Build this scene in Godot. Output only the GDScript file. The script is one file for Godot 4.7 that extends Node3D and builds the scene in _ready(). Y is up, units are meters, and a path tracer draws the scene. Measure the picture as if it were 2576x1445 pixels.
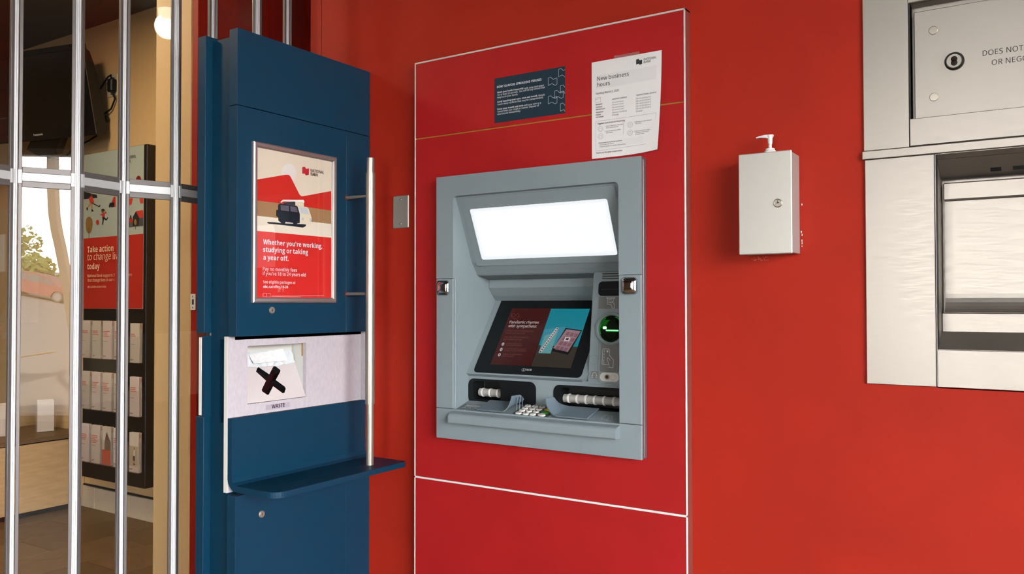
extends Node3D
# A bank vestibule: cash machine in a red wall, blue waste station, folding glass closure, night deposit.
# Metres, y up. The red wall stands in the plane z = 0, the closure runs along x = -2.4.

var M := {}
var used := {}
var face_regular: SystemFont
var face_bold: SystemFont
var face_light: SystemFont
var face_italic: FontVariation
var caps := {}
var rng := RandomNumberGenerator.new()


class Shape:
	var st := SurfaceTool.new()

	func _init() -> void:
		st.begin(Mesh.PRIMITIVE_TRIANGLES)
		st.set_smooth_group(-1)

	func tint(c: Color) -> void:
		st.set_color(c)

	func smooth(on: bool, group := 1) -> void:
		st.set_smooth_group(group if on else -1)

	# corners run counter-clockwise seen from outside
	func tri(a: Vector3, b: Vector3, c: Vector3) -> void:
		st.add_vertex(a)
		st.add_vertex(c)
		st.add_vertex(b)

	func quad(a: Vector3, b: Vector3, c: Vector3, d: Vector3) -> void:
		tri(a, b, c)
		tri(a, c, d)

	# a box with chamfered edges
	func box(lo: Vector3, hi: Vector3, ch := 0.0, t := Transform3D.IDENTITY) -> void:
		var l := lo.min(hi)
		var h := lo.max(hi)
		ch = minf(ch, 0.45 * minf(h.x - l.x, minf(h.y - l.y, h.z - l.z)))
		var at := func(axis: int, s: Vector3) -> Vector3:
			var p := Vector3.ZERO
			for k in 3:
				var inset: float = 0.0 if k == axis else ch
				p[k] = (h[k] - inset) if s[k] > 0 else (l[k] + inset)
			return t * p
		for a in 3:
			var b: int = (a + 1) % 3
			var c: int = (a + 2) % 3
			for sa in [-1.0, 1.0]:
				var q := []
				for e in [[-1.0, -1.0], [1.0, -1.0], [1.0, 1.0], [-1.0, 1.0]]:
					var s := Vector3.ZERO
					s[a] = sa
					s[b] = e[0]
					s[c] = e[1]
					q.append(at.call(a, s))
				if sa > 0:
					quad(q[0], q[1], q[2], q[3])
				else:
					quad(q[3], q[2], q[1], q[0])
				if ch <= 0.0:
					continue
				for sb in [-1.0, 1.0]:
					var m := Vector3.ZERO
					m[a] = sa
					m[b] = sb
					m[c] = -1.0
					var n := m
					n[c] = 1.0
					if sa * sb > 0:
						quad(at.call(a, m), at.call(b, m), at.call(b, n), at.call(a, n))
					else:
						quad(at.call(a, n), at.call(b, n), at.call(b, m), at.call(a, m))
		if ch > 0.0:
			for sx in [-1.0, 1.0]:
				for sy in [-1.0, 1.0]:
					for sz in [-1.0, 1.0]:
						var s := Vector3(sx, sy, sz)
						if sx * sy * sz > 0:
							tri(at.call(0, s), at.call(1, s), at.call(2, s))
						else:
							tri(at.call(0, s), at.call(2, s), at.call(1, s))

	# a wall of boxes round rectangular holes: holes are Rect2 in (x, y)
	func pierced(lo: Vector3, hi: Vector3, holes: Array) -> void:
		var xs := [lo.x, hi.x]
		var ys := [lo.y, hi.y]
		for r in holes:
			for v in [r.position.x, r.end.x]:
				if v > lo.x and v < hi.x:
					xs.append(v)
			for v in [r.position.y, r.end.y]:
				if v > lo.y and v < hi.y:
					ys.append(v)
		xs.sort()
		ys.sort()
		for i in xs.size() - 1:
			for j in ys.size() - 1:
				if xs[i + 1] - xs[i] < 1e-6 or ys[j + 1] - ys[j] < 1e-6:
					continue
				var mid := Vector2((xs[i] + xs[i + 1]) / 2, (ys[j] + ys[j + 1]) / 2)
				var solid := true
				for r in holes:
					if r.has_point(mid):
						solid = false
				if solid:
					box(Vector3(xs[i], ys[j], lo.z), Vector3(xs[i + 1], ys[j + 1], hi.z))

	# a polygon in the local xy plane pushed out from z = 0 to z = depth
	func prism(poly: PackedVector2Array, depth: float, t := Transform3D.IDENTITY, bevel := 0.0) -> void:
		var p := poly.duplicate()
		if Geometry2D.is_polygon_clockwise(p):
			p.reverse()
		var top := p
		if bevel > 0.0:
			var shrunk := Geometry2D.offset_polygon(p, -bevel)
			if shrunk.size() == 1 and shrunk[0].size() == p.size():
				top = PackedVector2Array()
				var q: PackedVector2Array = shrunk[0]
				if Geometry2D.is_polygon_clockwise(q):
					q.reverse()
				# match starts
				var best := 0
				for k in q.size():
					if q[k].distance_to(p[0]) < q[best].distance_to(p[0]):
						best = k
				for k in q.size():
					top.append(q[(best + k) % q.size()])
		var has := top != p
		var side: float = depth - (bevel if has else 0.0)
		var ix := Geometry2D.triangulate_polygon(top)
		for k in range(0, ix.size(), 3):
			var a := top[ix[k]]
			var b := top[ix[k + 1]]
			var c := top[ix[k + 2]]
			if (b - a).cross(c - a) < 0:
				var s := b
				b = c
				c = s
			tri(t * Vector3(a.x, a.y, depth), t * Vector3(b.x, b.y, depth), t * Vector3(c.x, c.y, depth))
		ix = Geometry2D.triangulate_polygon(p)
		for k in range(0, ix.size(), 3):
			var a := p[ix[k]]
			var b := p[ix[k + 1]]
			var c := p[ix[k + 2]]
			if (b - a).cross(c - a) < 0:
				var s := b
				b = c
				c = s
			tri(t * Vector3(a.x, a.y, 0), t * Vector3(c.x, c.y, 0), t * Vector3(b.x, b.y, 0))
		for k in p.size():
			var a := p[k]
			var b := p[(k + 1) % p.size()]
			quad(t * Vector3(a.x, a.y, 0), t * Vector3(b.x, b.y, 0), t * Vector3(b.x, b.y, side), t * Vector3(a.x, a.y, side))
			if has:
				var c := top[k]
				var d := top[(k + 1) % p.size()]
				quad(t * Vector3(a.x, a.y, side), t * Vector3(b.x, b.y, side), t * Vector3(d.x, d.y, depth), t * Vector3(c.x, c.y, depth))

	# a round profile [[radius, height], ...] turned about the local y axis
	func lathe(profile: Array, t := Transform3D.IDENTITY, n := 24, soft := true) -> void:
		for k in profile.size() - 1:
			if soft:
				st.set_smooth_group(k + 2)
			var r0: float = profile[k][0]
			var r1: float = profile[k + 1][0]
			var y0: float = profile[k][1]
			var y1: float = profile[k + 1][1]
			for i in n:
				var a := TAU * i / n
				var b := TAU * (i + 1) / n
				var p := t * Vector3(r0 * cos(a), y0, -r0 * sin(a))
				var q := t * Vector3(r0 * cos(b), y0, -r0 * sin(b))
				var r := t * Vector3(r1 * cos(b), y1, -r1 * sin(b))
				var s := t * Vector3(r1 * cos(a), y1, -r1 * sin(a))
				if r0 < 1e-7:
					tri(p, r, s)
				elif r1 < 1e-7:
					tri(p, q, r)
				else:
					quad(p, q, r, s)
		st.set_smooth_group(-1)

	# a round tube along points
	func tube(points: Array, radius: float, n := 10) -> void:
		st.set_smooth_group(1)
		var rings := []
		var up := Vector3.UP
		for k in points.size():
			var d: Vector3 = (points[mini(k + 1, points.size() - 1)] - points[maxi(k - 1, 0)]).normalized()
			if absf(d.dot(up)) > 0.95:
				up = Vector3.RIGHT
			var x := d.cross(up).normalized()
			var y := x.cross(d).normalized()
			var ring := []
			for i in n:
				var a := TAU * i / n
				ring.append(points[k] + (x * cos(a) + y * sin(a)) * radius)
			rings.append(ring)
			up = y
		for k in rings.size() - 1:
			for i in n:
				var j: int = (i + 1) % n
				quad(rings[k][j], rings[k][i], rings[k + 1][i], rings[k + 1][j])
		st.set_smooth_group(-1)
		for i in n:
			var j: int = (i + 1) % n
			tri(points[0], rings[0][i], rings[0][j])
			tri(points[-1], rings[-1][j], rings[-1][i])

	# a flat printed patch: a ring of points in one plane that faces along n
	func patch(points: Array, n: Vector3) -> void:
		var x := n.cross(Vector3.UP if absf(n.y) < 0.9 else Vector3.RIGHT).normalized()
		var y := n.cross(x)
		var flat := PackedVector2Array()
		for p in points:
			flat.append(Vector2(p.dot(x), p.dot(y)) * 100.0)
		var ix := Geometry2D.triangulate_polygon(flat)
		for k in range(0, ix.size(), 3):
			var a: Vector3 = points[ix[k]]
			var b: Vector3 = points[ix[k + 1]]
			var c: Vector3 = points[ix[k + 2]]
			if (b - a).cross(c - a).dot(n) < 0:
				tri(a, c, b)
			else:
				tri(a, b, c)

	# a thin printed line along points, each piece a narrow quad facing n
	func stroke(points: Array, n: Vector3, width: float, closed := false) -> void:
		var count: int = points.size() if closed else points.size() - 1
		for k in count:
			var a: Vector3 = points[k]
			var b: Vector3 = points[(k + 1) % points.size()]
			var s := n.cross(b - a).normalized() * width / 2
			var e := (b - a).normalized() * width / 2
			quad(a - e - s, b + e - s, b + e + s, a - e + s)


	# a flat ring between two outlines of as many points, thick from z0 to z1
	func ring(outer: PackedVector2Array, inner: PackedVector2Array, z0: float, z1: float, t := Transform3D.IDENTITY) -> void:
		var n := outer.size()
		for k in n:
			var j: int = (k + 1) % n
			var a := outer[k]
			var b := outer[j]
			var c := inner[j]
			var d := inner[k]
			quad(t * Vector3(a.x, a.y, z1), t * Vector3(b.x, b.y, z1), t * Vector3(c.x, c.y, z1), t * Vector3(d.x, d.y, z1))
			quad(t * Vector3(d.x, d.y, z0), t * Vector3(c.x, c.y, z0), t * Vector3(b.x, b.y, z0), t * Vector3(a.x, a.y, z0))
			quad(t * Vector3(a.x, a.y, z0), t * Vector3(b.x, b.y, z0), t * Vector3(b.x, b.y, z1), t * Vector3(a.x, a.y, z1))
			quad(t * Vector3(c.x, c.y, z0), t * Vector3(d.x, d.y, z0), t * Vector3(d.x, d.y, z1), t * Vector3(c.x, c.y, z1))

	# a bent sheet: at(u, v) for u, v in 0..1, given a thickness
	func sheet(at: Callable, nu: int, nv: int, thick: float) -> void:
		var top := []
		var under := []
		for i in nu + 1:
			top.append([])
			under.append([])
			for j in nv + 1:
				var u := float(i) / nu
				var v := float(j) / nv
				var p: Vector3 = at.call(u, v)
				var du: Vector3 = at.call(minf(u + 0.01, 1.0), v) - at.call(maxf(u - 0.01, 0.0), v)
				var dv: Vector3 = at.call(u, minf(v + 0.01, 1.0)) - at.call(u, maxf(v - 0.01, 0.0))
				var n := du.cross(dv).normalized()
				top[i].append(p)
				under[i].append(p - n * thick)
		for i in nu:
			for j in nv:
				st.set_smooth_group(1)
				quad(top[i][j], top[i + 1][j], top[i + 1][j + 1], top[i][j + 1])
				st.set_smooth_group(2)
				quad(under[i][j + 1], under[i + 1][j + 1], under[i + 1][j], under[i][j])
		st.set_smooth_group(-1)
		for i in nu:
			quad(under[i][0], under[i + 1][0], top[i + 1][0], top[i][0])
			quad(top[i][nv], top[i + 1][nv], under[i + 1][nv], under[i][nv])
		for j in nv:
			quad(top[0][j], top[0][j + 1], under[0][j + 1], under[0][j])
			quad(under[nu][j], under[nu][j + 1], top[nu][j + 1], top[nu][j])

	# a profile [[z, y], ...] pushed along x
	func along_x(profile: Array, x0: float, x1: float) -> void:
		var p := PackedVector2Array()
		for q in profile:
			p.append(Vector2(-q[0], q[1]))
		prism(p, x1 - x0, Transform3D(Basis(Vector3(0, 0, -1), Vector3.UP, Vector3.RIGHT), Vector3(x0, 0, 0)))

	# a cushion on a rounded outline, rising to `rise` in the middle
	func dome(outline: PackedVector2Array, rise: float, t: Transform3D) -> void:
		var c := Vector2.ZERO
		for q in outline:
			c += q / outline.size()
		var rings := 6
		st.set_smooth_group(1)
		for k in rings:
			var s0 := 1.0 - float(k) / rings
			var s1 := 1.0 - float(k + 1) / rings
			var z0 := rise * sqrt(1.0 - s0 * s0)
			var z1 := rise * sqrt(1.0 - s1 * s1)
			for i in outline.size():
				var j: int = (i + 1) % outline.size()
				var a := c + (outline[i] - c) * s0
				var b := c + (outline[j] - c) * s0
				var d := c + (outline[j] - c) * s1
				var e := c + (outline[i] - c) * s1
				if k == rings - 1:
					tri(t * Vector3(a.x, a.y, z0), t * Vector3(b.x, b.y, z0), t * Vector3(c.x, c.y, z1))
				else:
					quad(t * Vector3(a.x, a.y, z0), t * Vector3(b.x, b.y, z0), t * Vector3(d.x, d.y, z1), t * Vector3(e.x, e.y, z1))
		st.set_smooth_group(-1)


# ---- naming and parenting -------------------------------------------------

func numbered(called: String) -> String:
	var n: int = used.get(called, 0)
	used[called] = n + 1
	return called if n == 0 else "%s_%03d" % [called, n]


func tag(o: Node3D, label: String, category: String, group := "") -> Node3D:
	o.set_meta("label", label)
	o.set_meta("category", category)
	if group:
		o.set_meta("group", group)
	return o


func thing(called: String, label: String, category: String, at: Vector3, group := "") -> Node3D:
	var o := Node3D.new()
	o.name = numbered(called)
	add_child(o)
	o.position = at
	return tag(o, label, category, group)


# a part whose corners are given in world places: it hangs under its thing without moving
func part(parent: Node3D, called: String, s: Shape, m: Material, label := "") -> MeshInstance3D:
	return mesh_part(parent, called, finish(s), m, label)


func finish(s: Shape) -> Mesh:
	s.st.generate_normals()
	return s.st.commit()


func mesh_part(parent: Node3D, called: String, mesh: Mesh, m: Material, label := "") -> MeshInstance3D:
	var o := MeshInstance3D.new()
	o.name = called
	o.mesh = mesh
	o.material_override = m
	parent.add_child(o, true)
	if parent != self and not parent is MeshInstance3D:
		o.position = -parent.position
	if label:
		o.set_meta("label", label)
	return o


# a part in its thing's own axes
func own_part(parent: Node3D, called: String, s: Shape, m: Material) -> MeshInstance3D:
	var o := mesh_part(parent, called, finish(s), m)
	o.position = Vector3.ZERO
	return o


func struct(called: String, s: Shape, m: Material, label := "") -> MeshInstance3D:
	var o := mesh_part(self, called, finish(s), m)
	o.set_meta("kind", "structure")
	if label:
		o.set_meta("label", label)
	return o


func solo(called: String, s: Shape, m: Material, label: String, category: String, group := "") -> MeshInstance3D:
	var o := mesh_part(self, numbered(called), finish(s), m)
	tag(o, label, category, group)
	return o


# ---- materials ------------------------------------------------------------

func mat(key: String, c: Color, rough := 0.5, metal := 0.0, spec := 0.5) -> StandardMaterial3D:
	if not M.has(key):
		var m := StandardMaterial3D.new()
		m.resource_name = key
		m.albedo_color = c
		m.roughness = rough
		m.metallic = metal
		m.metallic_specular = spec
		M[key] = m
	return M[key]


func noise(freq: float, lo: Color, hi: Color, octaves := 4, size := 512, seed_ := 1, normal := false) -> NoiseTexture2D:
	var f := FastNoiseLite.new()
	f.noise_type = FastNoiseLite.TYPE_SIMPLEX_SMOOTH
	f.frequency = freq
	f.fractal_octaves = octaves
	f.seed = seed_
	var t := NoiseTexture2D.new()
	t.width = size
	t.height = size
	t.seamless = true
	t.noise = f
	if normal:
		t.as_normal_map = true
		t.bump_strength = 4.0
	else:
		var g := Gradient.new()
		g.set_color(0, lo)
		g.set_color(1, hi)
		t.color_ramp = g
	return t


func glow(key: String, c: Color, energy: float) -> StandardMaterial3D:
	var m := mat(key, Color(0.02, 0.02, 0.02), 0.25)
	m.emission_enabled = true
	m.emission = c
	m.emission_energy_multiplier = energy / EXPOSURE
	return m


func glass(key: String, tint: Color, alpha := 0.04) -> StandardMaterial3D:
	var m := mat(key, Color(tint, alpha), 0.0)
	m.transparency = BaseMaterial3D.TRANSPARENCY_ALPHA
	return m


func make_materials() -> void:
	face_regular = SystemFont.new()
	face_regular.font_names = PackedStringArray(["Droid Sans"])
	face_bold = SystemFont.new()
	face_bold.font_names = PackedStringArray(["Droid Sans"])
	face_bold.font_weight = 700
	face_light = face_regular
	face_italic = FontVariation.new()
	face_italic.base_font = face_regular
	face_italic.variation_transform = Transform2D(Vector2(1, 0), Vector2(0.2, 1), Vector2.ZERO)

	# painted plaster: orange red with the stipple of a roller
	var wall := mat("red_wall_paint", Color(0.62, 0.13, 0.065), 0.62, 0.0, 0.3)
	wall.albedo_texture = noise(0.006, Color(0.93, 0.93, 0.93), Color(1, 1, 1), 5, 512, 3)
	wall.uv1_triplanar = true
	wall.uv1_world_triplanar = true
	wall.uv1_scale = Vector3(0.8, 0.8, 0.8)
	wall.heightmap_enabled = true
	wall.heightmap_texture = noise(0.16, Color.BLACK, Color.WHITE, 2, 512, 5)
	wall.heightmap_scale = 0.015
	var panel := mat("red_laminate", Color(0.62, 0.10, 0.105), 0.5, 0.0, 0.3)
	panel.albedo_texture = noise(0.008, Color(0.95, 0.94, 0.94), Color(1, 1, 1), 5, 512, 8)
	panel.uv1_triplanar = true
	panel.uv1_world_triplanar = true
	var blue := mat("blue_laminate", Color(0.025, 0.195, 0.285), 0.42, 0.0, 0.32)
	blue.albedo_texture = noise(0.3, Color(0.9, 0.92, 0.94), Color(1, 1, 1), 2, 256, 9)
	blue.uv1_triplanar = true
	blue.uv1_scale = Vector3(3, 3, 3)
	var band := mat("white_fibre_laminate", Color(0.80, 0.77, 0.785), 0.5)
	band.albedo_texture = noise(0.05, Color(0.93, 0.92, 0.94), Color(1, 1, 1), 4, 512, 11)
	band.uv1_triplanar = true
	band.uv1_scale = Vector3(2, 1.2, 3)
	mat("white_trim", Color(0.9, 0.89, 0.87), 0.35)
	mat("white_edge", Color(0.88, 0.88, 0.85), 0.45)
	mat("white_plastic", Color(0.92, 0.92, 0.91), 0.3)
	mat("gold_joint", Color(0.62, 0.42, 0.12), 0.6)
	var grey := mat("atm_grey", Color(0.52, 0.57, 0.585), 0.42)
	grey.heightmap_enabled = true
	grey.heightmap_texture = noise(0.35, Color.BLACK, Color.WHITE, 2, 256, 21)
	grey.heightmap_scale = 0.02
	grey.uv1_triplanar = true
	grey.uv1_scale = Vector3(12, 12, 12)
	mat("atm_dark_grey", Color(0.40, 0.43, 0.44), 0.45)
	mat("atm_side", Color(0.36, 0.32, 0.33), 0.4)
	mat("atm_label", Color(0.44, 0.44, 0.43), 0.45)
	mat("black_plastic", Color(0.07, 0.08, 0.088), 0.42, 0.0, 0.3)
	mat("deep_black", Color(0.03, 0.032, 0.035), 0.6)
	mat("black_board", Color(0.04, 0.04, 0.045), 0.45)
	mat("tv_black", Color(0.06, 0.06, 0.06), 0.25)
	mat("pictogram", Color(0.86, 0.87, 0.86), 0.5)
	mat("key_white", Color(0.86, 0.85, 0.82), 0.35)
	mat("key_green", Color(0.2, 0.5, 0.14), 0.35)
	mat("key_yellow", Color(0.85, 0.62, 0.12), 0.35)
	mat("shield_grey", Color(0.43, 0.49, 0.53), 0.3)
	mat("chrome", Color(0.9, 0.9, 0.9), 0.04, 1.0)
	mat("belt_grey", Color(0.67, 0.66, 0.63), 0.5)
	var steel := mat("brushed_steel", Color(0.71, 0.685, 0.655), 0.48, 1.0)
	steel.roughness_texture = noise(0.02, Color(0.8, 0.8, 0.8), Color(1, 1, 1), 4, 512, 31)
	steel.heightmap_enabled = true
	steel.heightmap_texture = noise(0.02, Color.BLACK, Color.WHITE, 3, 512, 33)
	steel.heightmap_scale = 0.003
	steel.uv1_triplanar = true
	steel.uv1_world_triplanar = true
	steel.uv1_scale = Vector3(1.4, 30, 1.4)
	mat("satin_steel", Color(0.74, 0.71, 0.66), 0.32, 0.75)
	mat("dull_steel", Color(0.66, 0.64, 0.60), 0.4, 0.45)
	mat("aluminium", Color(0.90, 0.90, 0.91), 0.45, 0.15)
	mat("aluminium_darkened", Color(0.40, 0.375, 0.365), 0.4, 0.3)  # same aluminium as the posts, darkened for the dim surroundings it mirrors
	mat("aluminium_white", Color(0.85, 0.85, 0.85), 0.4, 0.25)
	mat("frame_silver", Color(0.72, 0.69, 0.68), 0.35, 0.75)
	mat("dispenser_steel", Color(0.83, 0.82, 0.79), 0.42, 0.55)
	mat("paper", Color(0.965, 0.965, 0.96), 0.6)
	mat("ink", Color(0.08, 0.085, 0.1), 0.6)
	mat("ink_grey", Color(0.50, 0.51, 0.53), 0.6)
	mat("ink_white", Color(0.93, 0.93, 0.94), 0.5)
	mat("ink_cream", Color(0.95, 0.78, 0.66), 0.5)
	mat("ink_red", Color(0.75, 0.32, 0.26), 0.6)
	mat("sticker_blue", Color(0.055, 0.16, 0.22), 0.4)
	glass("clear_tape", Color(1, 0.9, 0.9), 0.10)
	var printed := mat("print", Color.WHITE, 0.45)
	printed.vertex_color_use_as_albedo = true
	mat("beige_wall", Color(0.84, 0.71, 0.52), 0.6)
	mat("umber_wall", Color(0.33, 0.29, 0.26), 0.7)
	mat("ceiling_brown", Color(0.26, 0.23, 0.21), 0.8)
	var tile := mat("floor_tile", Color(0.44, 0.36, 0.25), 0.35)
	tile.albedo_texture = noise(0.02, Color(0.88, 0.86, 0.84), Color(1, 1, 1), 5, 512, 41)
	tile.uv1_triplanar = true
	tile.uv1_world_triplanar = true
	mat("pale_tile", Color(0.52, 0.45, 0.37), 0.4)
	mat("grout", Color(0.17, 0.145, 0.12), 0.9)
	mat("base_tile", Color(0.78, 0.73, 0.65), 0.4)
	var wood := mat("pale_wood", Color(0.83, 0.71, 0.54), 0.4)
	wood.albedo_texture = noise(0.01, Color(0.92, 0.9, 0.88), Color(1, 1, 1), 5, 512, 43)
	wood.uv1_triplanar = true
	wood.uv1_scale = Vector3(1, 6, 1)
	mat("counter_top", Color(0.44, 0.36, 0.26), 0.35)
	glass("pane", Color(0.2, 0.25, 0.22), 0.0)
	glass("coated_pane", Color(0.2, 0.25, 0.22), 0.0)
	glass("poster_cover", Color(0.3, 0.3, 0.3), 0.0).metallic_specular = 0.36
	glass("acrylic", Color(0.8, 0.85, 0.9), 0.02)
	mat("asphalt", Color(0.47, 0.46, 0.45), 0.9)
	mat("parking_paint", Color(0.85, 0.62, 0.30), 0.8)
	mat("concrete", Color(0.66, 0.62, 0.56), 0.8)
	mat("car_paint", Color(0.21, 0.08, 0.07), 0.25)
	mat("car_glass", Color(0.10, 0.12, 0.13), 0.08)
	mat("tyre", Color(0.06, 0.06, 0.06), 0.8)
	mat("hub_silver", Color(0.8, 0.8, 0.8), 0.3, 0.8)
	mat("lamp_amber", Color(0.9, 0.35, 0.08), 0.3)
	mat("bark", Color(0.25, 0.19, 0.14), 0.9)
	var leaf := mat("leaf", Color(0.36, 0.39, 0.20), 0.7)
	leaf.backlight_enabled = true
	leaf.backlight = Color(0.3, 0.33, 0.1)
	mat("bag_white", Color(0.90, 0.92, 0.93), 0.35)
	mat("raw_board", Color(0.66, 0.47, 0.28), 0.8)
	mat("waste_plate", Color(0.84, 0.80, 0.79), 0.3, 0.0)


# ---- lettering ------------------------------------------------------------

func font_of(style: int) -> Font:
	match style:
		1: return face_bold
		5: return face_italic
	return face_regular


func letters(s: String, style: int) -> TextMesh:
	var t := TextMesh.new()
	t.font = font_of(style)
	t.text = s
	t.font_size = 48
	t.pixel_size = 0.01
	t.depth = 0.02
	t.curve_step = 3.0
	t.horizontal_alignment = HORIZONTAL_ALIGNMENT_LEFT
	return t


# writes s from its baseline start along right until it is as wide as asked
func write(st: SurfaceTool, s: String, style: int, at: Vector3, right: Vector3, up: Vector3, width: float, stretch := 1.0) -> void:
	var t := letters(s, style)
	var b := t.get_aabb()
	if b.size.x <= 0.0:
		return
	if not caps.has(style):
		caps[style] = letters("H", style).get_aabb()
	var base: float = caps[style].position.y
	var k := width / b.size.x
	var n := right.cross(up)
	var basis_ := Basis(right * k, up * k * stretch, n * 0.0002 / 0.02)
	st.append_from(t, 0, Transform3D(basis_, at - basis_ * Vector3(b.position.x, base, b.position.z)))


func ink() -> SurfaceTool:
	var st := SurfaceTool.new()
	st.begin(Mesh.PRIMITIVE_TRIANGLES)
	return st


func lettering(parent: Node3D, called: String, st: SurfaceTool, m: Material) -> MeshInstance3D:
	return mesh_part(parent, called, st.commit(), m)


func rounded(x0: float, y0: float, x1: float, y1: float, r: float, n := 5) -> PackedVector2Array:
	var p := PackedVector2Array()
	for c in [[x1 - r, y1 - r, 0.0], [x0 + r, y1 - r, 0.25], [x0 + r, y0 + r, 0.5], [x1 - r, y0 + r, 0.75]]:
		for k in n + 1:
			var a: float = TAU * (c[2] + 0.25 * k / n)
			p.append(Vector2(c[0] + r * cos(a), c[1] + r * sin(a)))
	return p


func disc(cx: float, cy: float, rx: float, ry: float, n := 20) -> PackedVector2Array:
	var p := PackedVector2Array()
	for k in n:
		p.append(Vector2(cx + rx * cos(TAU * k / n), cy + ry * sin(TAU * k / n)))
	return p


# local xy to the world at `at`, x along right and y along up
func frame_at(at: Vector3, right: Vector3, up: Vector3) -> Transform3D:
	return Transform3D(Basis(right, up, right.cross(up)), at)


func paint(c: String) -> Color:
	return Color(c).srgb_to_linear()
const STICKER_TEXT := [
	["HOW TO AVOID SPREADING VIRUSES", -1.4307, 2.0648, 0.1607, 1],
	["Wash your hands frequently", -1.4298, 2.0484, 0.0963, 1],
	["with soap and water", -1.3309, 2.0471, 0.0701, 0],
	["for at least 20 seconds. This will kill any viruses that", -1.4289, 2.0406, 0.1706, 0],
	["may be on your hands.", -1.4298, 2.0328, 0.0766, 0],
	["Avoid touching your eyes, nose and mouth.", -1.4298, 2.0190, 0.1469, 1],
	["Hands", -1.2803, 2.0184, 0.0220, 0],
	["touch many surfaces that may be contaminated.", -1.4289, 2.0111, 0.1651, 0],
	["Cover your mouth and nose", -1.4298, 1.9962, 0.0953, 1],
	["with your arm or a", -1.3323, 1.9958, 0.0600, 0],
	["tissue when you cough or sneeze. Dispose of", -1.4289, 1.9888, 0.1502, 0],
	["used tissues immediately.", -1.4290, 1.9810, 0.0849, 0],
]

const PAPER_TEXT := [
	["NATIONAL", -0.9385, 2.0718, 0.0378, 0],
	["BANK", -0.9386, 2.0640, 0.0210, 0],
	["New business", -1.0829, 2.0358, 0.0987, 2],
	["hours", -1.0830, 2.0187, 0.0400, 2],
	["Starting March 2, 2021", -1.0877, 1.9970, 0.0727, 0],
	["ADVISORY SERVICES", -1.0359, 1.9748, 0.0455, 0],
	["TRANSACTIONAL SERVICES", -0.9616, 1.9757, 0.0607, 0],
	["MONDAY", -1.0878, 1.9659, 0.0209, 0],
	["TUESDAY", -1.0879, 1.9581, 0.0206, 0],
	["WEDNESDAY", -1.0879, 1.9516, 0.0294, 0],
	["THURSDAY", -1.0879, 1.9434, 0.0240, 0],
	["FRIDAY", -1.0879, 1.9361, 0.0162, 0],
	["SATURDAY", -1.0880, 1.9293, 0.0248, 0],
	["[10 a.m.] to [3 p.m.]", -1.0359, 1.9660, 0.0358, 3],
	["[10 a.m.] to [3 p.m.]", -1.0360, 1.9591, 0.0358, 3],
	["[10 a.m.] to [3 p.m.]", -1.0360, 1.9516, 0.0358, 3],
	["[10 a.m.] to [7 p.m.]", -1.0360, 1.9447, 0.0358, 3],
	["[10 a.m.] to [4 p.m.]", -1.0357, 1.9367, 0.0444, 3],
	["[Closed]", -1.0357, 1.9294, 0.0189, 3],
	["[10 a.m.] to [3 p.m.]", -0.9624, 1.9662, 0.0447, 3],
	["[10 a.m.] to [3 p.m.]", -0.9624, 1.9591, 0.0446, 3],
	["[10 a.m.] to [3 p.m.]", -0.9625, 1.9522, 0.0447, 3],
	["[10 a.m.] to [8 p.m.]", -0.9625, 1.9450, 0.0447, 3],
	["[10 a.m.] to [3 p.m.]", -0.9625, 1.9382, 0.0446, 3],
	["[Closed]", -0.9625, 1.9304, 0.0186, 3],
	["Hygiene and physical distancing", -1.0818, 1.9100, 0.0851, 0],
	["1. Wear a mask that covers your", -1.0591, 1.9007, 0.0572, 3],
	["nose, mouth and chin.", -1.0557, 1.8957, 0.0395, 3],
	["2. You are required to wash", -1.0592, 1.8865, 0.0482, 3],
	["your hands:", -1.0557, 1.8817, 0.0213, 3],
	["3. Maintain a 2-metre distance", -0.9678, 1.9015, 0.0537, 3],
	["from others:", -0.9642, 1.8971, 0.0198, 3],
	["4. We may limit the number", -0.9679, 1.8759, 0.0487, 3],
	["of people in the branch", -0.9643, 1.8712, 0.0415, 3],
	["at a given time.", -0.9643, 1.8668, 0.0277, 3],
	["If you're experiencing flu-like symptoms:", -1.0797, 1.8548, 0.0739, 0],
	["- Do not enter the branch", -1.0782, 1.8493, 0.0467, 3],
	["- Contact an advisor or use our online services", -1.0782, 1.8438, 0.0835, 3],
	["Thank you for your cooperation.", -1.0883, 1.8262, 0.0838, 0],
]

const PAPER_ART := [
	["efeff0", [-1.0875, 2.0520, -0.9012, 2.0521, -0.9014, 2.0147, -1.0877, 2.0118]],
	["f2f2f2", [-1.0820, 1.8567, -0.9100, 1.8634, -0.9115, 1.8435, -1.0821, 1.8382]],
	["2e3034", [-0.9615, 2.0777, -0.9542, 2.0785, -0.9509, 2.0739, -0.9436, 2.0747, -0.9440, 2.0630, -0.9510, 2.0617, -0.9542, 2.0653, -0.9616, 2.0637]],
]

const PAPER_BOX := [
	["0", [-1.0880, 1.9197, -0.9011, 1.9204, -0.9044, 1.8380, -1.0883, 1.8347]],
	["icons", [-1.0734, 1.8967, -1.0734, 1.8752, -0.9807, 1.8975, -0.9808, 1.8754]],
	["cal", [-1.0889, 1.9868, -1.0730, 1.9878, -1.0731, 1.9742, -1.0890, 1.9736]],
]

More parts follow.
